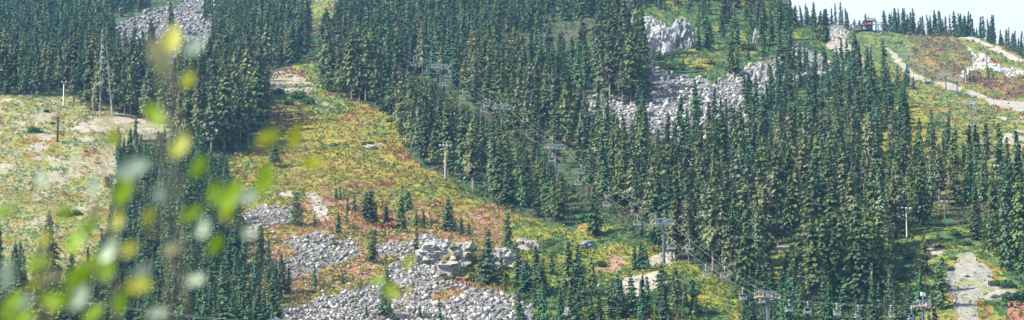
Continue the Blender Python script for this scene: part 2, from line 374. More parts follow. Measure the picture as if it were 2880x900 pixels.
# ------------------------------------------------------------------ kites: the needle sprays and leaf clumps
def kites(c, a, b, col):
    """centres c, long half axes a, short half axes b (n,3) -> vertices, faces, colours"""
    n = len(c)
    V = np.stack([c - a, c + b - a * .1, c + a, c - b - a * .1], 1).reshape(-1, 3)
    Fc = np.arange(4 * n).reshape(n, 4)
    return V, Fc, np.repeat(col, 4, 0)
TYPES = {  # crown colour, lichen share, lichen colour
 'dark':   ((.064,.110,.048), .04, (.22,.22,.14)),
 'grey':   ((.082,.115,.060), .30, (.30,.29,.205)),
 'blue':   ((.060,.118,.068), .03, (.20,.23,.18)),
 'bright': ((.085,.17,.050), .0, (.2,.2,.1)),
 'olive':  ((.098,.135,.054), .16, (.32,.30,.19)),
 'young':  ((.054,.116,.066), .0, (.2,.2,.1)),
}
def make_crown(kind, seed, h, rad, base, whorls, nb, nk, ks, umbrella=False):
    g = np.random.default_rng(seed); bc, lp, lc = TYPES[kind]; bc = tuple(np.array(bc) * 1.14 * g.uniform((.85, .92, .85), (1.28, 1.1, 1.15)))
    cs, as_, bs, cols = [], [], [], []
    lean = g.normal(0, .02, 2) * h; pw = g.uniform(.55, 1.05); ph1, ph2 = g.uniform(0, 6.3, 2); gap = g.uniform(.12, .6)
    for w in range(whorls):
        t = (w + g.random() * .9) / whorls
        z = h * (base + (1 - base) * t)
        if umbrella: prof = .55 + .6 * math.sin(min(1, (1 - t) * 1.1) * 2.6)
        else: prof = (1 - t) ** (pw if kind != 'grey' else pw * .85) * (1 + .16 * math.sin(t * 21 + ph1)) * (.55 if kind != 'young' and abs(t - gap) < .035 else 1)
        prof *= (.55 + .45 * min(1, (t + .04) * 7)) if kind not in ('young', 'bright') else 1
        L0 = rad * prof + .18
        for k in range(max(3, int(nb * (.5 + .6 * (1 - t))))):
            if g.random() < (.16 if kind in ('grey', 'olive') else .07): continue
            az = g.random() * 6.283; L = L0 * (.45 + .75 * g.random()) * (1 + .22 * math.sin(az * 2 + ph2 + t * 5))
            dx, dy = math.cos(az), math.sin(az)
            droop = (.10 + .5 * (1 - t)) * g.uniform(.5, 1.4) * (1 if kind not in ('young',) else .55)
            for j in range(nk):
                s = (j + .35 + g.random() * .6) / nk
                r = L * s; dz = -droop * L * s ** 1.3 + (.10 * L * s * s)
                c = np.array((dx * r, dy * r, z + dz)) + g.normal(0, .06 * ks + .03, 3)
                sz = ks * (.75 + .6 * g.random()) * (1.15 - .45 * s) * (.55 + .45 * (1 - t) ** .5)
                lich = g.random() < lp * (1.35 - t)
                # a spray hangs like a shingle: it faces outward and up, its tip points down and out
                nv = np.array((dx * .85, dy * .85, .62)) + g.normal(0, .34, 3); nv /= np.linalg.norm(nv)
                dn = np.array((dx * (.2 + .9 * g.random()), dy * (.2 + .9 * g.random()), -.75)) + g.normal(0, .25, 3)
                if lich: dn = np.array((0, 0, -1.)) + g.normal(0, .15, 3); c = c - np.array((0, 0, sz * .3))
                out = dn - nv * dn.dot(nv); out /= np.linalg.norm(out); side = np.cross(nv, out)
                cs.append(c); as_.append(out * sz * .72); bs.append(side * sz * (.44 if not lich else .3))
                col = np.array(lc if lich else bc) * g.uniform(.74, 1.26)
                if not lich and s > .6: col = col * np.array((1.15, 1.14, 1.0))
                cols.append(col)
    # leader
    for k in range(5):
        cs.append(np.array((0, 0, h * (1.0 - .012 * k)))); as_.append(np.array((g.normal(0, .03), g.normal(0, .03), ks * .6))); bs.append(np.array((math.cos(k), math.sin(k), 0)) * ks * .13); cols.append(np.array(bc) * 1.1)
    c = np.array(cs); zf = np.clip(c[:, 2:3] / h, 0, 1); c[:, :2] += lean * zf ** 2
    return kites(c, np.array(as_), np.array(bs), np.array(cols))
def trunk_mb(h, r0, seed, dead=False, top=.97):
    g = random.Random(seed); m = MB(); n = 6
    m.tube([(0, 0, -1.2), (0, 0, .3), (g.gauss(0, .05), g.gauss(0, .05), h * .35), (g.gauss(0, .1), g.gauss(0, .1), h * .7), (0, 0, h * top)], [r0 * 1.35, r0, r0 * .8, r0 * .45, .03 if not dead else r0 * .2], n)
    for k in range(10 if not dead else 26):
        z = h * (g.uniform(.12, .42) if not dead else g.uniform(.25, .97)); a = g.random() * 6.28; L = g.uniform(.4, 1.3) * (1 if not dead else 1.3) * (1.15 - z / h)
        m.tube([(0, 0, z), (math.cos(a) * L, math.sin(a) * L, z - L * g.uniform(-.1, .5))], [.05, .015], 3, False)
    return m
HREF = 20.0
SPEC = {  # kind: (radius, base fraction, whorls, branches, kites, kite size) at 20 m
 'dark': (3.1, .10, 31, 13, 6, .88), 'grey': (2.6, .22, 30, 12, 6, .80), 'blue': (2.5, .07, 34, 12, 5, .80),
 'bright': (3.0, .03, 30, 12, 6, .85), 'olive': (2.7, .18, 30, 12, 6, .85), 'young': (3.5, .02, 30, 13, 6, .92)}
def crown_arrays(kind, seed, low):
    rad, base, wh, nb, nk, ks = SPEC[kind]
    g = random.Random(seed)
    b = base * g.uniform(.4, 1.7); rad *= g.uniform(.82, 1.15)
    if low: wh, nb, nk, ks = int(wh * .8), int(nb * .72), 4, ks * 1.3
    return make_crown(kind, seed, HREF, rad, b, wh, nb, nk, ks)
HI = {}; LOW = {}
for kk in TYPES:
    HI[kk] = []; LOW[kk] = []
    for v in range(5 if kk not in ('bright',) else 2):
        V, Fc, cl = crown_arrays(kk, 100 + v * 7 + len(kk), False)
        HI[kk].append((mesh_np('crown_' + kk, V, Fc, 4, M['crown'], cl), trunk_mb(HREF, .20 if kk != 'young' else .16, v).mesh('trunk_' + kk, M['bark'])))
    for v in range(4):
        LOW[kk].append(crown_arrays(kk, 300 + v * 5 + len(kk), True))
UMB = (mesh_np('crown_umbrella', *make_crown('dark', 5, HREF, 4.6, .48, 20, 12, 5, 1.4, True)[:2], 4, M['crown'], make_crown('dark', 5, HREF, 4.6, .48, 20, 12, 5, 1.4, True)[2]), trunk_mb(HREF, .42, 3).mesh('trunk_umbrella', M['bark']))
SNAG = [trunk_mb(HREF, .24, 50 + v, True).mesh('dead_trunk', M['deadwood']) for v in range(3)]

# ------------------------------------------------------------------ where the trees stand
# (stand phrase, polygon, spacing m, hmin, hmax, kinds+weights, far)
ST = [
 ('at the front edge of the bench forest', [(-80,268),(120,262),(300,256),(430,262),(430,232),(-80,232)], 4.2, 15, 20, dict(dark=3, blue=3, grey=3, olive=1)),
 ('deep inside the bench forest', [(-80,232),(430,232),(430,185),(-80,185)], 4.8, 14, 19, dict(dark=3, blue=4, grey=1)),
 ("on the steep slope behind the bench", [(-80,185),(310,185),(322,120),(300,60),(200,30),(-80,60)], 5.2, 13, 18, dict(blue=4, dark=3)),
 ('on the hazy slope at the top corner', [(-80,60),(200,30),(300,70),(330,50),(410,40),(425,5),(460,-20),(540,-110),(540,-170),(-80,-170)], 6.0, 13, 19, dict(blue=4, dark=3)),
 ("at the front of the lichen forest", [(250,318),(330,325),(430,345),(520,415),(600,440),(690,415),(745,340),(752,300),(690,350),(600,385),(520,360),(430,300),(250,285)], 3.9, 19, 27, dict(grey=5, dark=2, olive=2)),
 ("amid the lichen forest", [(500,340),(600,385),(690,350),(755,290),(750,250),(600,260),(510,250)], 4.2, 18, 24, dict(grey=4, dark=3, blue=1)),
 ('behind the bare trunked trees below the scree', [(250,285),(430,300),(500,340),(510,250),(430,242),(250,246)], 4.4, 10, 15, dict(grey=2, dark=3, blue=1)),
 ("at the back of the lichen forest", [(520,248),(600,260),(750,250),(740,205),(690,180),(640,200),(540,225)], 4.8, 12, 16, dict(grey=2, dark=3, blue=2)),
 ('below the hazy scree behind the lichen forest', [(300,246),(430,242),(520,250),(540,215),(470,222),(330,225)], 5.0, 7, 11, dict(dark=3, blue=3)),
 ("beside the small hut", [(690,190),(820,188),(848,165),(866,152),(866,60),(640,60),(600,120),(600,172)], 4.6, 14, 19, dict(dark=4, blue=2, grey=2)),
 ('above the small hut near the top edge', [(570,60),(826,60),(820,-60),(960,-60),(960,-170),(700,-170),(640,-20)], 6.2, 13, 17, dict(blue=3, dark=3)),
 ('along the right side of the upper run', [(905,248),(960,274),(1010,300),(1110,328),(1130,290),(1010,240),(920,200)], 3.9, 18, 25, dict(grey=4, dark=3, olive=3)),
 ("behind the upper run trees", [(905,215),(1010,240),(1130,290),(1260,215),(1180,150),(905,130)], 4.8, 16, 21, dict(grey=2, dark=3, blue=2)),
 ('in the dark forest at the top edge', [(905,130),(960,70),(960,-170),(1380,-170),(1380,160),(1180,150)], 5.6, 14, 18, dict(blue=3, dark=4)),
 ('in the dark forest above the lift line', [(1380,-170),(1790,-170),(1785,25),(1700,50),(1560,70),(1470,110),(1380,160)], 5.6, 14, 18, dict(dark=4, blue=2, olive=1)),
 ('around the uppermost lift tower', [(1130,290),(1260,215),(1380,160),(1470,190),(1480,260),(1400,330),(1250,330),(1120,330)], 4.8, 14, 20, dict(grey=2, dark=3, olive=2)),
 ("behind the meadow edge lamp pole", [(1112,330),(1140,430),(1180,462),(1330,535),(1380,470),(1380,340),(1250,330)], 4.2, 17, 23, dict(grey=4, dark=3, olive=2)),
 ('between the two middle lift towers', [(1380,340),(1480,262),(1600,330),(1640,385),(1600,420),(1560,440),(1560,560),(1440,590),(1330,535),(1380,470)], 4.5, 15, 21, dict(grey=2, dark=4, olive=2)),
 ('in the clump right of the sloping meadow', [(1500,610),(1590,640),(1590,600),(1560,560),(1440,575)], 4.3, 14, 19, dict(dark=4, blue=2)),
 ("below the scree beside the lift", [(1640,400),(1780,430),(1900,450),(1900,520),(1820,560),(1700,560),(1630,520),(1625,430)], 4.5, 13, 18, dict(grey=3, dark=3, olive=2)),
 ("above the lift clearing", [(1640,560),(1700,560),(1820,560),(1900,520),(1960,560),(1990,700),(1950,748),(1880,720),(1800,664),(1690,608)], 4.2, 17, 23, dict(grey=3, dark=4, olive=1)),
 ("below the lift clearing", [(1960,560),(2060,520),(2150,600),(2160,820),(2060,815),(1970,752),(1990,700)], 4.2, 18, 24, dict(grey=4, dark=3, olive=1)),
 ('in the big forest below the scree', [(1900,450),(2060,430),(2200,440),(2200,600),(2150,600),(2060,520),(1960,560),(1900,520)], 4.6, 14, 19, dict(grey=4, dark=2, blue=2)),
 ('at the front of the tall dark stand', [(2262,770),(2275,850),(2420,862),(2490,850),(2500,745),(2430,700),(2290,700)], 4.0, 19, 25, dict(dark=5, olive=2)),
 ('inside the tall dark stand', [(2165,660),(2290,700),(2430,700),(2500,740),(2560,660),(2480,600),(2200,600)], 4.4, 18, 23, dict(dark=4, grey=2, olive=2)),
 ("in the forest behind the dark stand", [(2200,440),(2480,470),(2480,600),(2200,600)], 4.7, 14, 18, dict(grey=4, dark=2, olive=2)),
 ("around the lamp poles far up right", [(2480,470),(2720,455),(2835,525),(2840,600),(2700,595),(2660,605),(2590,640),(2560,660),(2480,600)], 4.5, 12, 17, dict(dark=4, grey=3, olive=2)),
 ('in the stand at the right edge', [(2785,735),(2830,768),(2960,785),(2960,540),(2850,590),(2800,660)], 4.2, 17, 24, dict(dark=4, blue=2)),
 ("in the clump above the road", [(2715,692),(2768,700),(2768,640),(2722,640)], 3.0, 13, 16, dict(dark=4, blue=2)),
 ("in the tall clump by the scree", [(1678,288),(1740,296),(1812,290),(1818,240),(1790,170),(1700,150),(1670,200)], 4.2, 20, 27, dict(dark=4, grey=2)),
 ('in the thicket behind the scree snag', [(1480,200),(1640,190),(1668,235),(1650,262),(1590,262),(1500,250)], 4.6, 15, 20, dict(dark=4, blue=3)),
 ('on the brow above the pale cliff', [(1785,25),(1800,-170),(2020,-170),(2020,20),(1940,32)], 6.0, 11, 16, dict(dark=4, blue=2, grey=1)),
 ('on the ridge brow against the sky', [(2020,-170),(2150,-110),(2225,30),(2245,90),(2180,110),(2020,20)], 6.2, 10, 15, dict(dark=4, blue=2)),
 ('on the green slope right of the cliff', [(1960,50),(2020,30),(2180,110),(2240,100),(2230,170),(2110,180),(1990,145)], 8.5, 10, 15, dict(dark=3, blue=2)),
 ('growing through the main scree', [(1700,380),(1900,400),(2060,400),(2130,380),(2170,250),(2100,260),(1950,345),(1780,352)], 10.0, 10, 15, dict(dark=2, blue=3, grey=1)),
 ('on the rocky upper ridge flank', [(2130,380),(2170,250),(2220,180),(2330,205),(2390,225),(2400,330),(2250,350)], 5.2, 9, 13, dict(blue=3, dark=3)),
 ('high on the forested ridge', [(2385,235),(2400,200),(2440,222),(2490,245),(2520,330),(2400,350)], 4.9, 12, 18, dict(dark=5, blue=2)),
 ("low on the forested ridge", [(2060,400),(2130,380),(2250,350),(2400,350),(2500,330),(2480,470),(2200,440)], 5.6, 11, 16, dict(blue=4, dark=3)),
 ("at the ridge's lower end", [(2490,290),(2540,310),(2580,375),(2640,425),(2700,470),(2480,470),(2500,330)], 6.5, 9, 13, dict(blue=4, dark=3)),
 ("in the thicket along the lower ropes", [(2165,800),(2262,790),(2275,855),(2500,860),(2580,850),(2640,960),(2100,980),(2070,860)], 4.0, 6.5, 11, dict(young=3, blue=4)),
 ('in the upper gully thicket', [(330,450),(430,420),(560,445),(635,480),(640,560),(500,600),(330,560)], 2.7, 6, 10, dict(young=4, blue=4, bright=1)),
 ("amid the gully thicket", [(330,560),(500,600),(640,560),(690,680),(640,740),(330,740),(300,640)], 2.8, 6.5, 12, dict(young=4, blue=5)),
 ('at the bottom of the gully thicket', [(200,800),(330,740),(640,740),(740,730),(775,860),(790,980),(230,980)], 3.0, 7, 12, dict(young=4, blue=4, dark=2)),
 ("in the old corner group", [(-60,820),(60,800),(200,800),(230,980),(-60,980)], 4.2, 15, 20, dict(dark=4, olive=3)),
 ("in the young group below the tower", [(1560,850),(1700,870),(1960,890),(1960,985),(1420,985),(1440,900)], 5.0, 6.5, 10, dict(young=4, blue=2, bright=1)),
]
VOID = [[(1580,430),(1612,440),(1628,540),(1606,556),(1585,500)], [(2165,670),(2254,670),(2256,800),(2165,800)], [(2285,436),(2395,455),(2395,482),(2300,478)],
        [(2128,392),(2192,405),(2192,428),(2128,425)], [(-80,75),(40,80),(60,130),(0,180),(-80,180)], [(1480,120),(1560,150),(1530,200),(1470,195)], [(1590,560),(1632,560),(1640,625),(1600,640)]]
EXPLICIT = [  # px, top py, base py, kind, words
 (832,534,625,'young','standing alone among boulders left of the stone steps'),(885,587,632,'bright','small, right beside the pale stone steps'),(945,534,566,'young','short, at the left of the meadow row'),
 (957,533,567,'young','short, second in the meadow row'),(951,600,663,'young','broad, in front of the meadow row'),(975,587,640,'bright','thin, just behind the broad one'),(977,550,600,'dark','slim, in the left part of the meadow row'),
 (997,552,600,'dark','bushy, in the left part of the meadow row'),(1024,542,628,'grey','with a bare pale trunk in the meadow row'),(1041,537,627,'dark','tallest beside the bare trunked one'),(1056,576,627,'blue','short, right of the tallest in the row'),
 (1086,579,626,'young','soft green, right of the red shrubs'),(1128,556,660,'dark','tall, beside the umbrella shaped tree'),(1170,590,637,'young','right of the umbrella shaped tree'),(1192,587,642,'dark','narrow, right of the umbrella shaped tree'),
 (1212,612,642,'young','short, right of the umbrella shaped tree'),(1261,554,646,'young','tall and open, above the grey knoll'),(1298,606,657,'young','above the left shoulder of the knoll'),(1319,620,661,'young','just above the top of the knoll'),
 (1047,658,747,'dark','ragged, in the middle of the red heath'),(1083,650,674,'young','very small, in the red heath'),(1170,645,722,'grey','ragged, at the left foot of the knoll'),(885,748,806,'young','squat, in the lower red heath'),
 (963,755,792,'young','small squat, above the lower boulders'),(1086,746,892,'dark','tall, rising from the lower boulder field'),(1030,842,882,'young','tiny, in the lower boulder field'),(1181,845,893,'young','left of a pair at the bottom of the scree'),
 (1197,858,895,'bright','right of a pair at the bottom of the scree'),(1237,837,903,'blue','dark narrow, at the bottom of the scree'),(1371,640,802,'young','tall spire against the grey knoll'),(1410,710,788,'dark','half hidden beside the knoll spire'),
 (1418,765,815,'bright','bright, right of the knoll spire'),(1427,584,692,'dark','shaggy, on top of the knoll'),(1457,696,815,'dark','ragged, in front of the dark rock face'),(1479,740,832,'young','in front of the dark rock face'),
 (793,712,826,'dark','dense, at the left edge of the red heath'),(775,730,826,'young','left of the dense heath edge tree'),(812,744,822,'young','right of the dense heath edge tree'),(1552,718,788,'dark','bushy, above the lower thicket'),
 (1507,700,830,'dark','tall, right of the dark rock face'),(1520,735,842,'young','right of the tall rock face tree'),(1600,690,842,'dark','tall, left of the brown bank'),(1626,694,842,'dark','tall full, left of the brown bank'),
 (1664,738,852,'olive','open branched, below the brown bank'),(1719,785,898,'blue','below the brown bank'),(1745,790,900,'blue','slim, below the brown bank'),(1778,768,898,'young','left of the two tall shaggy trees'),
 (1806,780,896,'blue','beside the two tall shaggy trees'),(1859,752,900,'dark','tall shaggy, below the main lift tower'),(1905,757,902,'grey','brown grey shaggy, below the main lift tower'),(1929,806,870,'young','right of the shaggy pair'),
 (2070,788,842,'bright','at the edge of the tall stand'),(2116,813,905,'blue','left of the lower lift tower'),(1599,812,872,'bright','bright, in the lower thicket'),(1661,836,905,'bright','bright, at the bottom edge'),
 (1785,680,752,'young','leftmost of the tight cluster by the brown bank'),(1797,672,757,'blue','tallest of the tight cluster by the brown bank'),(1808,678,757,'young','third of the tight cluster by the brown bank'),(1822,694,758,'blue','rightmost of the tight cluster by the brown bank'),
 (1669,520,657,'dark','single with a bare trunk on the meadow edge'),(770,380,460,'dark','alone on the meadow behind the blurred leaves'),(2602,660,825,'grey','tall columnar, beside the gravel road'),(2643,738,888,'blue','full, beside the gravel road'),
 (2478,690,840,'dark','at the outer corner of the dark stand'),(2056,115,216,'dark','left of the pair on the scree island'),(2072,125,218,'dark','broad, right of the pair on the scree island'),(1920,160,200,'dark','small, below the pale cliff'),
 (1990,55,140,'blue','tall slim, beside the grey cliff'),(1965,70,142,'blue','slim, right beside the grey cliff'),(1800,305,378,'dark','small dark, in front of the scree'),(2015,215,240,'young','tiny, at the upper rim of the scree'),
 (2185,150,205,'dark','first on the rocky ridge shoulder'),(2230,135,200,'dark','second on the rocky ridge shoulder'),(2268,145,200,'dark','third on the rocky ridge shoulder'),(2340,170,215,'dark','fourth on the rocky ridge shoulder'),
 (2290,18,98,'dark','on the skyline brow, left of three'),(2306,28,112,'dark','on the skyline brow, middle of three'),(2322,20,128,'dark','on the skyline brow, right of three'),
 (205,180,292,'grey','at the edge of the pale meadow'),(267,175,330,'olive','with a bare trunk beside the dead tree'),(380,330,395,'dark','lone small tree on the dirt bank'),(62,700,830,'grey','thin, at the lower corner'),
 (478,0,100,'grey','tall lichen tree beside the upper scree'),(290,-20,110,'grey','tall lichen tree left of the upper scree'),(275,0,125,'grey','second lichen tree left of the upper scree'),
]
SNAGS = [(281,75,332,'tall pale dead tree with ragged limbs in front of the lichen forest','deadwood'),(316,92,333,'leaning pale dead tree beside the ragged one','deadwood'),(1388,612,684,'reddish dead tree standing on the grey knoll','redwood'),
 (1345,600,670,'thin grey dead pole tree above the knoll','deadwood'),(1358,608,668,'thin short dead trunk right of the dead pole tree','deadwood'),(1402,634,684,'short reddish dead trunk beside the taller reddish one','redwood'),
 (1640,235,276,'small bare snag at the left end of the main scree','deadwood'),(99,690,830,'bare topped dead tree among the old corner group','deadwood'),(120,692,835,'straight dead trunk in the old corner group','deadwood'),
 (143,690,838,'tall bare dead trunk right of the old corner group','deadwood'),(38,660,800,'thin broken dead tree at the left lower edge','deadwood'),(2417,232,285,'rust red dead tree on the forested ridge','redwood'),
 (2432,620,690,'pale broken dead trunk inside the dark stand','deadwood'),(2456,735,880,'half bare dying tree above the lower ropes','deadwood'),(1737,430,560,'pale lichen covered dead tree under the ropes','deadwood')]
def proj(p): return project(np.array(p[:], float))
class Lift:
    """towers given as (px, head py, base py); the line runs through them in order"""
    def __init__(s, name, towers, far, gauge=2.3, pole=None):
        s.name, s.T, s.g = name, [], gauge
        for (a, hp, bp, lab, *opt) in towers:
            B = gpt(a, bp, far); d = float(proj(B)[2]); s.T.append(dict(B=B, H=float((bp - hp) * d / F), lab=lab, opt=opt))
        for i, t in enumerate(s.T):
            q0 = s.T[max(i - 1, 0)]['B']; q1 = s.T[min(i + 1, len(s.T) - 1)]['B']; v = (q1 - q0); v.z = 0; v.normalize()
            t['v'] = v; t['n'] = Vector((v.y, -v.x, 0))
            t['n'] = t['n'] if t['n'].x > 0 else -t['n']
        for t in s.T:
            t['L'] = t['B'] - t['n'] * s.g + Vector((0, 0, t['H'] - 1.25)); t['R'] = t['B'] + t['n'] * s.g + Vector((0, 0, t['H'] - 1.25))
    def build(s, polemat, group, scale=1.):
        for t in s.T:
            if not t['lab']: continue
            H = t['H']; rz = math.atan2(t['n'].y, t['n'].x); root = empty('lift_tower', t['B'], rz); g = s.g
            base = MB().box((0, 0, -.2), (1.9, 1.9, 1.0)).obj('footing', M['wallpale'], root)
            MB().tube([(0, 0, 0), (0, 0, 1.4), (0, 0, 1.45), (0, 0, H - 1.35)], [.46, .46, .36, .30], 14).obj('pole', polemat, root)
            m = MB(); m.box((0, 0, H), (2 * g + .3, .28, .26)); m.box((0, 0, H - 1.25), (2 * g - .5, .42, .22))
            for sx in (-1, 1):
                m.tube([(sx * g * .78, 0, H - .1), (sx * g * .52, 0, H - 1.2)], .10, 6)
                m.tube([(sx * .25, 0, H - .1), (sx * .25, 0, H - 1.2)], .07, 6)
            m.obj('crossarm', M['steel'], root)
            for sx in (-1, 1):
                r = MB()
                for yy in (-.75, .75):
                    r.tube([(sx * .3, yy, H - .35), (sx * (g + .65), yy, H - .35)], .045, 5); r.tube([(sx * .3, yy, H - .8), (sx * (g + .65), yy, H - .8)], .035, 5)
                    for q in (.3, .3 + (g + .35) / 2, g + .65): r.tube([(sx * q, yy, H - 1.25), (sx * q, yy, H - .35)], .04, 5)
                r.tube([(sx * (g + .65), -.75, H - .35), (sx * (g + .65), .75, H - .35)], .045, 5)
                r.box((sx * (g * .5 + .45), 0, H - 1.40), (g + .3, 1.3, .06))
                r.obj('catwalk', M['steel'], root)
                w = MB(); w.box((sx * g, 0, H - 1.38), (.1, 3.4, .16))
                for k in range(6):
                    y = -1.45 + k * .58; w.tube([(sx * g - .07, y, H - 1.25), (sx * g + .07, y, H - 1.25)], .2, 10)
                w.obj('sheave_train', M['rust'], root)
            l = MB()
            for x in (-.22, .22): l.tube([(x, -.5, 1.5), (x, -.42, H - 1.3)], .025, 4)
            for k in range(int((H - 3) / .5)): l.tube([(-.22, -.49, 1.8 + k * .5), (.22, -.49, 1.8 + k * .5)], .02, 4)
            l.obj('ladder', M['steel'], root)
            if 'lights' in t['opt']:
                lm = MB(); lm.tube([(0, 0, H), (0, 0, H + 1.9)], .07, 6); lm.box((0, 0, H + 1.15), (1.9, .1, .1)); lm.box((0, 0, H + 1.75), (1.9, .1, .1)); lm.obj('light_frame', M['steel'], root)
                for k in range(3):
                    f = MB().box((-.75 + k * .75, -.16, H + 1.45), (.55, .25, .72)); f.obj('floodlight', M['lamp'], root)
            if 'sign' in t['opt']: MB().box((.9, -.82, H - .6), (.3, .05, .3)).obj('red_plate', mat('red_plate', (.5, .03, .03)), root)
            tag(root, t['lab'], 'lift tower', group)
    def span(s, side, i, u):
        a, b = s.T[i][side], s.T[i + 1][side]; L = (b - a).length; p = a.lerp(b, u); p.z -= .016 * L * 4 * u * (1 - u); return p
    def rope(s, side, label, r=.028, lift=0.):
        pts = []
        for i in range(len(s.T) - 1):
            for k in range(14): pts.append(s.span(side, i, k / 14) + Vector((0, 0, lift)))
        pts.append(s.T[-1][side] + Vector((0, 0, lift)))
        o = MB().tube(pts, r, 6).obj('lift_rope', M['cable']); tag(o, label, 'cable', 'lift ropes')
    def at_px(s, side, px):
        best = None
        for i in range(len(s.T) - 1):
            for k in range(101):
                p = s.span(side, i, k / 100); e = abs(float(proj(p)[0]) - px)
                if best is None or e < best[0]: best = (e, p, s.T[i]['v'] if k < 50 else s.T[i + 1]['v'], i)
        return best[1], best[2]
MAIN = Lift('main', [(2860, 985, 1075, ''), (2598, 846, 958, 'lower lift tower carrying a bank of floodlights beside the road', 'lights'), (2160, 822, 968, 'lower lift tower with a red plate above young firs', 'sign'), (1867, 607, 742, 'tall blue lift tower standing free on the clearing'),
    (1563, 400, 492, 'middle lift tower half sunk in the forest'), (1412, 295, 400, 'lift tower of which only the crossarm tops the firs'), (1239, 172, 262, 'uppermost visible lift tower of the central line'), (1090, 118, 190, '')], False)
LOWL = Lift('low', [(-500, 700, 850, ''), (785, 889, 1035, 'lift tower head just peeping over the bottom edge by the firs'), (1377, 893, 1040, 'floodlit lift tower head peeping over the bottom edge of the scree', 'lights'), (1900, 1000, 1090, '')], False)
FARA = Lift('fara', [(2466, 44, 88, ''), (2557, 150, 240, 'slender far lift tower rising beside three small firs'), (2661, 211, 265, 'far lift tower left of its twin by the white rocks'), (2733, 287, 356, 'far lift tower on the yellow hillside above the forest'), (2824, 431, 520, 'far lift tower hidden behind fir tops'), (2900, 560, 640, '')], True)
FARB = Lift('farb', [(2470, 62, 97, 'short far lift mast on the open hilltop'), (2693, 228, 278, 'far lift tower right of its twin by the road'), (2850, 438, 504, 'far lift tower at the right edge above the firs'), (2940, 560, 640, '')], True)
SIGHT = []   # what must stay open to view: (px, lowest open py, distance)
for t_ in MAIN.T:
    if t_['lab']:
        q_ = proj(t_['B'] + Vector((0, 0, t_['H']))); SIGHT += [(float(q_[0]) + o_, float(q_[1]) + 48, float(q_[2])) for o_ in (-22, -11, 0, 11, 22)]
for i_ in range(len(MAIN.T) - 1):
    for k_ in range(30):
        for sd_ in 'LR':
            q_ = proj(MAIN.span(sd_, i_, k_ / 30)); SIGHT.append((float(q_[0]), float(q_[1]) + 32, float(q_[2])))
SIGHT = [q for q in SIGHT if 1150 < q[0] < 2620]
def open_view(t):
    a, b, d = [float(v) for v in project(np.array(t['p']))]
    for (sx, sy, sdist) in SIGHT:
        if d < sdist - 1 and sy < b:
            half = t['h'] * F / d * .07
            if abs(a - sx) < half and b - t['h'] * F / d < sy: t['h'] = min(t['h'], max(3.5, (b - sy) * d / F))
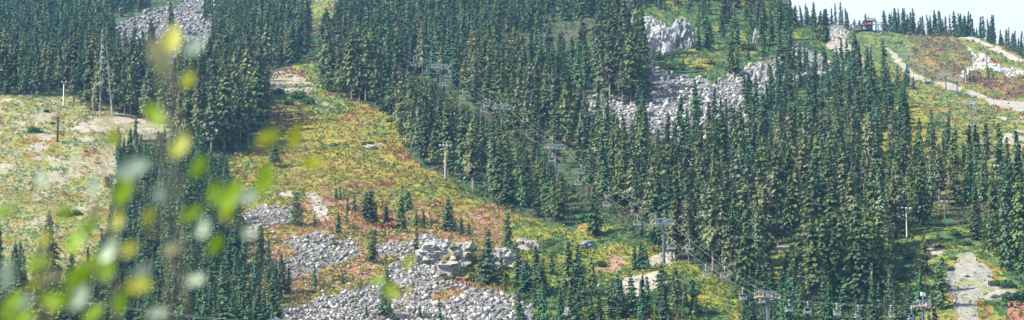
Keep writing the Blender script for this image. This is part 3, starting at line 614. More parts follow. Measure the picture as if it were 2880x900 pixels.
def scatter():
    pts = []; grid = {}
    def ok(x, y, s):
        cx, cy = int(x // 4), int(y // 4); k = int(s // 4) + 1
        for i in range(cx - k, cx + k + 1):
            for j in range(cy - k, cy + k + 1):
                for (a, b, t) in grid.get((i, j), ()):
                    if (a - x) ** 2 + (b - y) ** 2 < (min(s, t)) ** 2: return False
        return True
    def add(x, y, s): grid.setdefault((int(x // 4), int(y // 4)), []).append((x, y, s))
    for e in EXPLICIT + [(a, b, c, k, w) for a, b, c, w, k in SNAGS]:
        p = gpt(e[0], e[2]); add(p.x, p.y, 3.2)
    for phrase, poly, s, h0, h1, kw in ST:
        P = np.array(poly); lo, hi = P.min(0), P.max(0)
        xs = np.linspace(lo[1], hi[1], 12); rr = r_front(np.full(12, (lo[0] + hi[0]) / 2), xs)
        area = (hi[0] - lo[0]) * rr.mean() / F * abs(rr[0] - rr[-1]); n = int(area / s ** 2 * 4) + 20
        pyy = np.interp(rng.random(n), np.linspace(0, 1, 12) , xs); px = rng.uniform(lo[0], hi[0], n)
        m = inpoly(px, pyy, poly)
        for v in VOID: m &= ~inpoly(px, pyy, v)
        px, pyy = px[m], pyy[m]; G = ground(px, pyy)
        names = list(kw); w = np.array(list(kw.values()), float); w /= w.sum()
        for a, b, g in zip(px, pyy, G):
            if b < ridge(a) + 3: continue
            ss = s * rng.uniform(.88, 1.35)
            if ok(g[0], g[1], ss):
                add(g[0], g[1], ss)
                h = rng.uniform(h0 * .76, h1 * .95) * (1 if rng.random() > .22 else rng.uniform(.45, .8))
                pts.append(dict(p=g, px=a, py=b, h=h, kind=str(rng.choice(names, p=w)), phrase=phrase))
    for px, t, b, k, w in EXPLICIT:
        p = ground(float(px), float(b)); d = project(p)[2]; pts.append(dict(p=p, px=px, py=b, h=(b - t) * d / F, kind=k, phrase=w, only=True))
    # skyline trees on the far crest and small trees on the far hill
    x = 2236.0
    while x < 2960:
        n = 1 + int(rng.random() * 2.4)
        for q in range(n):
            a = x + rng.uniform(-6, 6); b = float(crest(a)) + rng.uniform(-1, 5)
            tall = 66 if a < 2480 else (70 if a < 2700 else 76)
            if 2410 < a < 2425 or 2462 < a < 2476: continue
            ph = 'on the far skyline left of the lift station' if a < 2400 else 'on the skyline behind the lift station' if a < 2480 else 'on the skyline above the red and yellow hill' if a < 2650 else 'on the skyline above the pale ridge road' if a < 2770 else 'on the skyline at the right edge'
            if a > 2700: b -= 1
            p = ground(a, b, True); d = project(p)[2]
            if 2385 < a < 2470: p = p + np.array((0, 26., -.5))
            pts.append(dict(p=p, px=a, py=b, h=tall * rng.choice([.35, .6, .8, 1.0]) * rng.uniform(.85, 1.1) * d / F, kind=str(rng.choice(['dark', 'blue', 'grey'], p=[.6, .25, .15])), phrase=ph, far=True))
        x += rng.uniform(5, 17) if x < 2480 else rng.uniform(3, 10) if not (2330 < x < 2400) else 16
    for a, t, b, k, w in [(2552,184,252,'dark','left of three below the pale slope'),(2366,106,178,'dark','left of three in front of the far pale scree'),(2382,104,182,'dark','middle of three in front of the far pale scree'),(2400,112,184,'dark','right of three in front of the far pale scree'),
        (2524,186,250,'dark','slim, left of the far lift pole'),(2545,202,258,'dark','right beside the foot of the far lift pole'),(2569,220,258,'dark','small, right of the far lift pole'),(2584,291,324,'dark','tiny, at the ridge end'),
        (2622,212,230,'dark','small, on the bank of the hillside road'),(2682,210,235,'blue','small, left of the far twin towers'),(2716,204,238,'dark','behind the far twin towers'),(2728,202,240,'dark','right of the far twin towers'),(2738,206,238,'grey','greyish, right of the far twin towers'),
        (2758,214,232,'young','tiny, among red heath on the far hill'),(2780,176,222,'dark','slender, beside the white rocks'),(2793,206,230,'young','tiny, right of the slender one by white rocks'),(2448,130,200,'dark','on the far slope behind the ridge'),(2408,42,88,'dark','small, rising behind the hilltop shed'),(2418,30,88,'dark','slim, left behind the hilltop lift station'),(2449,14,88,'dark','broad, right behind the hilltop lift station'),(2460,22,88,'dark','rising beside the hilltop lift terminal')]:
        p = ground(float(a), float(b), True); p = p + np.array((0, 24. if b == 88 else 0., 0)); d = project(p)[2]; pts.append(dict(p=p, px=a, py=b, h=(b - t) * d / F, kind=k, phrase=w, only=True, far=True))
    for t in pts:
        if not t.get('only') and not t.get('far'): open_view(t)
    return [t for t in pts if t['h'] > 3.6 or t.get('only') or t.get('far')]
TREES = scatter()
def visible_counts(items, width):
    """items: dicts with p and h; a coarse depth-ordered picture tells how many cells each one shows"""
    W, H = 960, 300; buf = np.full((H, W), -1, np.int32)
    order = sorted(range(len(items)), key=lambda i: -items[i]['d'])
    for i in order:
        t = items[i]; bx, by = t['bx'] / 3, t['by'] / 3; hh = t['h'] * F / t['d'] / 3; ww = hh * width
        y0 = by - hh
        for yy in range(max(0, int(y0)), min(H, int(by) + 1)):
            f = (yy - y0) / max(hh, 1e-3); w2 = ww * (.15 + .85 * min(1, f * 1.3))
            a, b = int(bx - w2 / 2), int(bx + w2 / 2) + 1
            if b > 0 and a < W: buf[yy, max(0, a):min(W, b)] = i
    return np.bincount(buf[buf >= 0], minlength=len(items))
for t in TREES:
    a, b, d = project(np.array(t['p'])); t['bx'], t['by'], t['d'] = float(a), float(b), float(d)
vc = visible_counts(TREES, .2)
order = sorted(range(len(TREES)), key=lambda i: -(vc[i] + (40 if TREES[i].get('only') else 0)))
IND = [i for i in order if vc[i] > 0][:300]; REST = [i for i in order if i not in set(IND) and -150 < TREES[i]['bx'] < 3030 and TREES[i]['by'] - TREES[i]['h'] * F / TREES[i]['d'] < 930]
print('trees', len(TREES), 'visible', int((vc > 0).sum()), 'individual', len(IND), 'rest', len(REST), 'min cells', vc[IND[-1]])
ORD = ['', 'first', 'second', 'third', 'fourth', 'fifth', 'sixth', 'seventh', 'eighth', 'ninth', 'tenth', 'eleventh', 'twelfth', 'thirteenth', 'fourteenth', 'fifteenth', 'sixteenth', 'seventeenth', 'eighteenth', 'nineteenth', 'twentieth']
KW = dict(dark='dark green fir', grey='lichen grey fir', blue='blue green fir', bright='bright green fir', olive='olive green fir', young='dense pointed fir')
def number_labels(recs, key, text):
    """give every record its own wording: the ones that share a wording are told apart from left to right"""
    by = {}
    for t in recs: by.setdefault(key(t), []).append(t)
    for k, v in by.items():
        v.sort(key=lambda t: t['bx'])
        for n, t in enumerate(v, 1):
            t['label'] = text(t) if len(v) == 1 else text(t) + (', ' + (ORD[n] if n < len(ORD) else 'a later one') + ' from the left')
inds = [TREES[i] for i in IND]
for t in inds:
    t['size'] = 'tall' if t['h'] > 20 else 'medium' if t['h'] > 13 else 'short'
number_labels([t for t in inds if not t.get('only')], lambda t: (t['phrase'], t['kind'], t['size']), lambda t: f"{t['size']} {KW[t['kind']]} {t['phrase']}")
for t in inds:
    if t.get('only'): t['label'] = f"{KW[t['kind']]}, {t['phrase']}"
seen = {}
for t in inds:
    root = empty('fir_tree', t['p'], rng.uniform(0, 6.28)); 
    s = t['h'] / HREF; w = s * rng.uniform(1.05, 1.55)
    if t['h'] < 13: w = s * (rng.uniform(1.1, 1.4) if not t.get('only') else rng.uniform(1.75, 2.15) if t['h'] < 9 else rng.uniform(1.35, 1.65))
    root.scale = (w, w, s)
    umb = False
    cm, tm = random.choice(HI[t['kind']])
    link('crown', cm, root); link('trunk', tm, root)
    tag(root, t['label'], 'fir tree', 'conifers on the mountainside')
p = gpt(1146, 631); d = project(np.array(p))[2]; root = empty('fir_tree', p, 1.); s = 91 * d / F / HREF; root.scale = (s,) * 3
link('crown', UMB[0], root); link('trunk', UMB[1], root); tag(root, 'umbrella shaped dark fir with a long bare trunk on the meadow', 'fir tree', 'conifers on the mountainside')
for k, (a, t, b, w, mk) in enumerate(SNAGS):
    p = gpt(a, b); d = project(np.array(p))[2]; root = empty('dead_tree', p, k); s = float((b - t) * d / F / HREF); root.scale = (s * .9, s * .9, s)
    me = SNAG[k % 3]
    o = link('trunk', me, root)
    if mk == 'redwood':
        me2 = me.copy(); me2.materials.clear(); me2.materials.append(M['redwood']); o.data = me2
    if a == 316: root.rotation_euler = (0, -.11, 0)
    if a in (281, 1737, 99, 38, 2456, 2417, 1388):
        V, Fc, cl = make_crown('grey', 900 + k, HREF, 1.5, .3, 22, 7, 3, .7)
        cl = cl * np.array((2.6, 2.2, 2.3) if mk == 'deadwood' else (3.2, 1.0, 1.1)); cl = np.clip(cl, 0, .34)
        link('crown', mesh_np('crown', V[:len(V)], Fc, 4, M['crown'], cl), root)
    tag(root, w, 'dead tree', 'dead trees')
# the rest of the forest as one mass
def build_mass(name, idx):
    Vs, Fs, Cs, off = [], [], [], 0; tm = MB()
    for i in idx:
        t = TREES[i]; V, Fc, cl = random.choice(LOW[t['kind']]); a = rng.uniform(0, 6.28); s = t['h'] / HREF; w = s * rng.uniform(1.05, 1.5) * (1.2 if t['h'] < 12 else 1)
        ca, sa = math.cos(a) * w, math.sin(a) * w
        P = np.stack([V[:, 0] * ca - V[:, 1] * sa, V[:, 0] * sa + V[:, 1] * ca, V[:, 2] * s], 1) + t['p']
        Vs.append(P); Fs.append(Fc + off); off += len(P); Cs.append(cl * rng.uniform(.75, 1.3) * rng.uniform((.85, .94, .85), (1.25, 1.06, 1.12)))
    V = np.concatenate(Vs); Fc = np.concatenate(Fs); cl = np.concatenate(Cs)
    # trunks as four-sided tapers in the same mesh
    n = len(idx); P = np.array([TREES[i]['p'] for i in idx]); Hh = np.array([TREES[i]['h'] for i in idx])
    base = len(V); q = []
    for k in range(4):
        a = k * math.pi / 2; q.append(P + np.stack([math.cos(a) * Hh * .0125, math.sin(a) * Hh * .0125, np.full(n, -1.)], 1))
    for k in range(4):
        a = k * math.pi / 2; q.append(P + np.stack([math.cos(a) * Hh * .004, math.sin(a) * Hh * .004, Hh * .8], 1))
    TV = np.stack(q, 1).reshape(-1, 3); TF = []
    b = base + np.arange(n) * 8
    for k in range(4): TF.append(np.stack([b + k, b + (k + 1) % 4, b + 4 + (k + 1) % 4, b + 4 + k], 1))
    TC = np.repeat(np.array([[.18, .15, .13]]) * rng.uniform(.7, 1.5, (n, 1)), 8, 0)
    V = np.concatenate([V, TV]); Fc = np.concatenate([Fc] + TF); cl = np.concatenate([cl, TC])
    o = link(name, mesh_np(name, V, Fc, 4, M['crown'], cl)); tag(o, 'dense conifer forest covering the mountainside behind the nearer firs', 'forest', None, 'stuff')
    print(name, len(Fc))
build_mass('conifer_forest', REST)

# ------------------------------------------------------------------ undergrowth
def undergrowth():
    N = 210000
    px = rng.uniform(-60, 2940, N); py = rng.uniform(-40, 960, N); far = rng.random(N) < .5
    rd = ridge(px); cr = crest(px)
    okm = np.where(far, (py < rd + 15) & (py > cr) & (px > 2230), py > rd)
    px, py, far = px[okm], py[okm], far[okm]
    G = np.where(far[:, None], ground(px, py, True), ground(px, py, False)); x, y = G[:, 0], G[:, 1]
    qx, qy = fuzz(px, py, x, y, 8)
    op = far.copy(); lush = np.zeros(len(px), bool)
    for p in (MEADOW_LEFT, MEADOW_MID): op |= (~far) & inpoly(qx, qy, p)
    shady = ~op
    shady_keep = rng.random(len(px)) < .45
    b = bare(px, py, x, y, far); t = talus_mask(px, py, x, y, far)
    ftop = far & (px < 2560) & (py < 200)
    keep = (rng.random(len(px)) > b * .88) & ((t < .5) | (rng.random(len(px)) < .14)) & (op | shady_keep) & (~ftop | (rng.random(len(px)) < .5))
    keep &= ~inpoly(px, py, FAR_TALUS)
    left = (~far) & (px < 520) & (py > 255) & op; keep &= ~left | (rng.random(len(px)) < .75)
    px, py, far, G, x, y, op, left = [q[keep] for q in (px, py, far, G, x, y, op, left)]
    n = len(px); j = rng.random(n)
    col = meadow_col(px, py, x, y, far, j)
    # open slopes on the front hill keep their colours; under the forest the plants are green
    ud = (~op) & ~((px > 1780) & (py < 300)) & ~((px > 2480)) & ~inpoly(px, py, [(2165,670),(2254,670),(2250,780),(2160,780)]) & ~((px>780)&(px<970)&(py<90))
    col = np.where(ud[:, None], palette_mix(j, ['grn', 'dgr', 'yg', 'floor'], [.26, .44, .06, .24]), col)
    yb = (~far) & inpoly(px, py, [(2165,670),(2254,670),(2250,780),(2160,780)]); col = np.where(yb[:, None], PAL['yel'] * (.8 + .4 * j[:, None]), col)
    K = 5
    d = project(G)[2]; size = (rng.uniform(.32, .78, n)) * (d / 800) ** .7 * np.where(left, .7, 1)
    size = np.where(rng.random(n) < .05, size * 1.7, size)
    c = np.repeat(G, K, 0); s = np.repeat(size, K)
    m = n * K
    c = c + np.stack([rng.normal(0, .5, m) * s, rng.normal(0, .5, m) * s, rng.uniform(.05, .95, m) * s], 1)
    a = rng.normal(0, 1, (m, 3)); a[:, 2] = np.abs(a[:, 2]) * .8; a /= np.linalg.norm(a, axis=1)[:, None]
    bb = np.cross(a, rng.normal(0, 1, (m, 3))); bb /= np.linalg.norm(bb, axis=1)[:, None]
    cc = np.repeat(col, K, 0) * rng.uniform(.7, 1.35, (m, 1))
    V, Fc, cl = kites(c, a * s[:, None] * .5, bb * s[:, None] * .36, cc)
    o = link('undergrowth', mesh_np('undergrowth', V, Fc, 4, M['shrubs'], cl)); tag(o, 'low heath and blueberry shrubs turning yellow, orange and red', 'undergrowth', None, 'stuff')
    print('undergrowth', len(Fc))
undergrowth()

# ------------------------------------------------------------------ distinct shrubs
def shrub_mesh(name, seed, col, n=420):
    g = np.random.default_rng(seed); d = g.normal(0, 1, (n, 3)); d /= np.linalg.norm(d, axis=1)[:, None]; d[:, 2] = np.abs(d[:, 2])
    lob = 1 + .28 * np.sin(d[:, 0] * 5 + seed) * np.cos(d[:, 1] * 4 + seed * 2)
    c = d * (g.random((n, 1)) ** .4) * lob[:, None] * np.array((1, 1, .85))
    a = g.normal(0, 1, (n, 3)); a[:, 2] += .6; a /= np.linalg.norm(a, axis=1)[:, None]; b = np.cross(a, g.normal(0, 1, (n, 3))); b /= np.linalg.norm(b, axis=1)[:, None]
    return mesh_np(name, *kites(c, a * .17, b * .11, np.array(col) * g.uniform(.6, 1.4, (n, 1)))[:2], 4, M['shrubs'], np.repeat(np.array(col) * g.uniform(.6, 1.4, (n, 1)), 4, 0))
SHC = dict(green=(.085,.15,.045), dark=(.05,.10,.045), yellow=(.30,.25,.05), olive=(.15,.17,.06), red=(.24,.055,.06), brown=(.15,.10,.075), lime=(.20,.30,.05))
SHM = {k: [shrub_mesh('leaves_' + k, 11 * v + len(k), c) for v in range(3)] for k, c in SHC.items()}
SHRUBS = [(783,262,26,'green','below the gravel patch on the upper run'),(840,275,34,'green','broad, in the middle of the upper run'),(868,286,30,'green','right of the broad one on the upper run'),(812,290,22,'dark','in the lower part of the upper run'),
 (938,398,17,'green','round, above the pale rocks on the meadow'),(1100,342,22,'dark','at the forest corner beside the meadow'),(1027,400,16,'green','left of the pale rock pair on the meadow'),(1040,398,16,'green','right of the pale rock pair on the meadow'),
 (990,640,24,'yellow','in front of the broad meadow fir'),(960,665,28,'yellow','at the edge of the grey boulders'),(940,690,22,'olive','growing out of the grey boulders'),(1104,636,26,'red','crimson, in the meadow below the fir row'),
 (1070,636,20,'red','crimson, left of the larger crimson one'),(1245,695,30,'brown','leafless looking, on the shoulder of the knoll'),(1620,590,26,'lime','vivid, in a gap of the lift forest'),(1612,560,20,'lime','small vivid, above the other vivid one'),
 (1590,410,22,'yellow','yellowish, under the middle lift tower'),(1835,690,26,'yellow','yellowish, left behind the main lift tower'),(1860,688,24,'lime','left behind the main lift tower'),(1880,812,26,'green','beside the shaggy fir pair'),
 (1950,825,30,'green','on the lower lift clearing'),(1500,860,26,'olive','grey green, below the dark rock face'),(1450,870,22,'yellow','at the edge of the lower scree'),(1475,842,24,'olive','below the knoll firs'),
 (2230,740,34,'dark','large dark, in the yellow clearing'),(2715,690,26,'green','left of the lone clump'),(2778,700,28,'olive','right of the lone clump'),(2640,700,22,'green','on the slope above the road'),(2672,752,20,'olive','at the top of the gravel road'),
 (2800,790,30,'green','left of two at the foot of the edge stand'),(2835,800,36,'dark','right of two at the foot of the edge stand'),(2860,850,42,'dark','big dark, at the lower right corner'),(2835,850,28,'green','at the right border of the gravel road'),
 (2800,850,18,'brown','brownish, on the gravel road'),(2720,770,10,'brown','tiny, on the gravel road'),(2690,668,22,'green','below the lamp pole clearing'),(183,608,30,'dark','on the pale meadow left of the gully'),(215,606,26,'green','beside the dark one on the pale meadow'),
 (130,318,14,'dark','small, on the pale meadow near the black pole'),(95,370,34,'green','wide and low, on the pale meadow'),(148,352,12,'dark','just left of the black pole'),(1690,730,30,'green','below the grey blue boulder'),(1640,760,26,'green','left of the brown bank'),
 (1545,668,18,'green','on the sloping meadow beside the pale rocks'),(1475,675,14,'dark','left of the grey blue boulder'),(1620,150,40,'green','pale green, beside the scree clump'),(1660,140,34,'olive','above the pale green one'),(1880,190,30,'olive','right under the grey cliff'),
 (1850,172,22,'green','left under the grey cliff'),(2100,130,34,'olive','on the green slope right of the cliff'),(2120,90,28,'green','high on the green slope'),(1995,175,26,'yellow','yellow, above the main scree'),(1965,190,22,'yellow','at the upper rim of the main scree'),
 (2475,790,26,'dark','at the foot of the dark stand'),(2540,760,30,'olive','brown green, left of the columnar fir'),(2560,720,28,'green','above the brown green one'),(200,60,30,'green','in the hazy slope clearing')]
SHIDX = {}
for k, (a, b, w, c, ph) in enumerate(SHRUBS):
    p = gpt(a, b + w * .3); d = project(np.array(p))[2]; s = float(w * .62 * d / F)
    o = link('shrub', random.choice(SHM[c])); o.location = p; o.scale = (s * 1.15, s * 1.15, s); o.rotation_euler = (0, 0, k * 1.3)
    cw = dict(green='green', dark='dark green', yellow='yellow green', olive='olive green', red='red', brown='brown', lime='lime green')[c]
    tag(o, f'{cw} shrub, {ph}', 'shrub', 'larger shrubs on the slopes')

# ------------------------------------------------------------------ rocks
def hull_rock(seed, sx, sy, sz, npt=10):
    import bmesh
    g = random.Random(seed); bm = bmesh.new()
    for k in range(npt):
        if k < 8: v = Vector(((-1, 1)[k & 1], (-1, 1)[k >> 1 & 1], (-1, 1)[k >> 2 & 1])) * .72 * g.uniform(.7, 1.15); v += Vector((g.uniform(-.3, .3), g.uniform(-.3, .3), g.uniform(-.3, .3)))
        else: v = Vector((g.gauss(0, 1), g.gauss(0, 1), g.gauss(0, 1))).normalized()
        bm.verts.new((v.x * sx, v.y * sy, v.z * sz))
    r = bmesh.ops.convex_hull(bm, input=bm.verts)
    bmesh.ops.delete(bm, geom=[v for v in bm.verts if not v.link_faces], context='VERTS')
    bmesh.ops.triangulate(bm, faces=bm.faces); bm.verts.index_update()
    V = np.array([v.co[:] for v in bm.verts]); Fc = np.array([[v.index for v in f.verts] for f in bm.faces]); bm.free(); return V, Fc
ROCKS = {'blocky': [hull_rock(k, 1, .85, .72) for k in range(7)], 'slabby': [hull_rock(20 + k, 1.15, .8, .36) for k in range(5)], 'pointed': [hull_rock(40 + k, .75, .7, 1.0, 8) for k in range(4)]}
TONE = dict(pale=(.41, .40, .37), grey=(.275, .27, .26), dark=(.165, .165, .165))
ROCKM = {(s, i, t): mesh_np('boulder_' + s, v[0], v[1], 3, M['rock'], np.tile(np.array(c), (len(v[0]), 1))) for s, vs in ROCKS.items() for i, v in enumerate(vs) for t, c in TONE.items()}
def rocks():
    recs = []
    def fill(poly, far, n, s0, s1, phrase, tones, mask=True, hi=.0):
        P = np.array(poly); lo, hi2 = P.min(0), P.max(0)
        px = rng.uniform(lo[0], hi2[0], n); py = rng.uniform(lo[1], hi2[1], n); G = ground(px, py, far)
        qx, qy = fuzz(px, py, G[:, 0], G[:, 1], 9 if (far or phrase == 'road') else 20); m = inpoly(qx, qy, poly) & ~inpoly(px, py, GREENSTRIP) & (py > (-30 if not far else 0))
        if not far: m &= (py > ridge(px)) & (bare(px, py, G[:, 0], G[:, 1], np.zeros(n, bool)) < .5 if (phrase != 'road') else True)
        for a, b, g in zip(px[m], py[m], G[m]):
            s = .62 * s0 + (.8 * s1 - .62 * s0) * rng.random() ** 7
            recs.append(dict(p=g, px=a, py=b, s=s, far=far, phrase=phrase, shape=str(rng.choice(['blocky', 'slabby', 'pointed'], p=[.55, .28, .17])), tone=str(rng.choice(['pale', 'grey', 'dark'], p=tones)), band='upper' if (b - lo[1]) / (hi2[1] - lo[1]) < .34 else 'middle' if (b - lo[1]) / (hi2[1] - lo[1]) < .67 else 'lower'))
    pt = [.3, .5, .2]
    fill(TALUS['upper'], False, 20000, .4, 1.6, 'hazy scree at the top', [.06, .5, .44])
    fill(TALUS['main'], False, 17000, .27, 1.35, 'main scree', [.42, .45, .13])
    fill(TALUS['ridge'], False, 1500, .3, 1.4, 'ridge scree', [.42, .45, .13])
    fill(TALUS['knoll'], False, 15000, .18, .85, 'scree left of the knoll', [.42, .44, .14])
    fill(TALUS['lower'], False, 15000, .2, 1.0, 'scree at the bottom edge', [.28, .5, .22])
    fill(TALUS['heath'], False, 2600, .2, 1.0, 'boulder field of the heath', [.3, .5, .2])
    fill(TALUS['mid'], False, 1000, .2, .9, 'rocks at the foot of the knoll', pt)
    fill(TALUS['stub'], False, 1100, .2, 1., 'rocks behind the blurred leaves', [.5, .4, .1])
    fill(TALUS['road'], False, 1500, .1, .4, 'road', [.5, .4, .1])
    fill([(700,650),(900,640),(1250,650),(1280,830),(780,880),(690,800)], False, 3400, .14, .75, 'rocks scattered in the red heath', [.4, .4, .2])
    fill([(720,330),(1300,560),(1300,640),(700,640)], False, 150, .15, .55, 'stones scattered on the meadow', [.7, .2, .1])
    fill([(1700,610),(2050,830),(1500,860),(1420,640)], False, 130, .2, .7, 'stones scattered on the lift clearing', [.6, .3, .1])
    fill(MEADOW_LEFT, False, 1100, .08, .35, 'stones on the pale meadow', [.7, .25, .05])
    fill([(1480,210),(1590,250),(1590,330),(1480,300)], False, 300, .3, 1.0, 'left tip of the main scree', pt)
    fill([(2130,380),(2170,250),(2260,240),(2330,300),(2300,380)], False, 260, .3, 1.0, 'rocks on the ridge flank', pt)
    fill([(1420,215),(1560,215),(1520,260),(1440,270)], False, 60, .3, .9, 'rocks between the dark firs', pt)
    fill([(830,-40),(960,-40),(950,50),(880,70)], False, 160, .3, .9, 'rocks in the top clearing', pt)
    fill([(860,550),(885,548),(920,590),(935,618),(900,610),(870,575)], False, 500, .15, .5, 'road', [.8, .2, 0])
    fill([(1455,668),(1515,662),(1510,690),(1455,692)], False, 300, .15, .6, 'road', [.8, .2, 0])
    fill([(1650,735),(1880,700),(1905,712),(1900,740),(1850,780),(1800,840),(1690,830)], False, 500, .12, .6, 'road', [.6, .4, 0])
    fill(ROAD_BOT, False, 1600, .06, .28, 'road', [.6, .3, .1])
    fill(FAR_TALUS, True, 1500, .4, 1.2, 'far', [.55, .35, .1]); fill(FAR_TALUS2, True, 2200, .3, 1.2, 'far', [.7, .3, 0])
    fill(FAR_ROCKS, True, 3200, .35, 1.5, 'far', [.9, .1, 0])
    for r in recs:
        a, b, d = project(np.array(r['p'])); r['bx'], r['by'], r['d'] = float(a), float(b), float(d)
        r['app'] = r['s'] / r['d']
    for r in recs:   # named single boulders keep clear of the leaf shrub
        r['in'] = 5 < r['bx'] < 2875 and 5 < r['by'] < 895 and not r['far'] and r['phrase'] != 'road'
    recs.sort(key=lambda r: -r['app'])
    # hidden behind trees?
    buf = np.full((300, 960), 1e9)
    for t in TREES:
        bx, by = t['bx'] / 3, t['by'] / 3; hh = t['h'] * F / t['d'] / 3
        for yy in range(max(0, int(by - hh)), min(300, int(by) + 1)):
            w2 = hh * .16 * min(1, (yy - by + hh) / hh * 1.3); a, b = max(0, int(bx - w2 / 2)), min(960, int(bx + w2 / 2) + 1)
            if a < b: buf[yy, a:b] = np.minimum(buf[yy, a:b], t['d'])
    ind, rest = [], []
    for r in recs:
        vis = r['in'] and buf[min(299, int(r['by'] / 3)), min(959, int(r['bx'] / 3))] > r['d']
        (ind if vis and len(ind) < 292 else rest).append(r)
    number_labels(ind, lambda r: (r['phrase'], r['shape'], r['tone'], r['band']), lambda r: f"{r['tone']} {r['shape']} boulder, {r['band']} {r['phrase']}")
    for r in ind:
        vs = ROCKS[r['shape']]; o = link('boulder', ROCKM[(r['shape'], rng.integers(len(vs)), r['tone'])])
        o.location = Vector(r['p']) + Vector((0, 0, r['s'] * .25)); o.scale = (r['s'] * 1.05,) * 3; o.rotation_euler = (rng.normal(0, .5), rng.normal(0, .5), rng.uniform(0, 6.28))
        tag(o, r['label'], 'boulder', 'boulders on the screes and heath')
    Vs, Fs, Cs, off = [], [], [], 0
    for r in rest:
        V, Fc = random.choice(ROCKS[r['shape']]); a, b = rng.uniform(0, 6.28), rng.normal(0, .8)
        Rm = np.array(Matrix.Rotation(a, 3, 'Z') @ Matrix.Rotation(b, 3, 'X'))
        P = (V @ Rm.T) * r['s'] + r['p'] + np.array((0, 0, r['s'] * (.2 + .5 * rng.random())))
        Vs.append(P); Fs.append(Fc + off); off += len(P); Cs.append(np.tile(np.array(TONE[r['tone']] if not (r['far'] and r['tone'] == 'pale') else (.42, .41, .38)) * rng.uniform(.6, 1.25), (len(P), 1)))
    o = link('talus', mesh_np('talus', np.concatenate(Vs), np.concatenate(Fs), 3, M['rock'], np.concatenate(Cs))); tag(o, 'grey and white talus stones covering the screes and stony ground', 'talus', None, 'stuff')
    print('rocks', len(recs), 'ind', len(ind))
rocks()
# single named rocks and outcrops
def rock_mat(name, col, moss):
    m, nt, b = nodes(name); tc = nt.nodes.new('ShaderNodeTexCoord')
    n = nt.nodes.new('ShaderNodeTexNoise'); n.inputs['Scale'].default_value = .55; n.inputs['Detail'].default_value = 7; n.inputs['Roughness'].default_value = .7; nt.links.new(tc.outputs['Object'], n.inputs['Vector'])
    r = nt.nodes.new('ShaderNodeValToRGB'); e = r.color_ramp.elements; e[0].position = .34; e[1].position = .66
    e[0].color = (*[c * .38 for c in col], 1); e[1].color = (*[min(.5, c * 1.08) for c in col], 1); nt.links.new(n.outputs['Fac'], r.inputs['Fac']); out = r.outputs['Color']
    if moss:
        n2 = nt.nodes.new('ShaderNodeTexNoise'); n2.inputs['Scale'].default_value = .22; n2.inputs['Detail'].default_value = 5; nt.links.new(tc.outputs['Object'], n2.inputs['Vector'])
        r2 = nt.nodes.new('ShaderNodeValToRGB'); r2.color_ramp.elements[0].position = 1 - moss - .03; r2.color_ramp.elements[1].position = 1 - moss + .03; nt.links.new(n2.outputs['Fac'], r2.inputs['Fac'])
        mx = nt.nodes.new('ShaderNodeMixRGB'); mx.inputs['Color2'].default_value = (.13, .12, .04, 1); nt.links.new(r2.outputs['Color'], mx.inputs['Fac']); nt.links.new(out, mx.inputs['Color1']); out = mx.outputs['Color']
    nt.links.new(out, b.inputs['Base Color']); b.inputs['Roughness'].default_value = .9; b.inputs['Specular IOR Level'].default_value = .15
    bp = nt.nodes.new('ShaderNodeBump'); bp.inputs['Distance'].default_value = .7; nt.links.new(n.outputs['Fac'], bp.inputs['Height']); nt.links.new(bp.outputs['Normal'], b.inputs['Normal'])
    return m
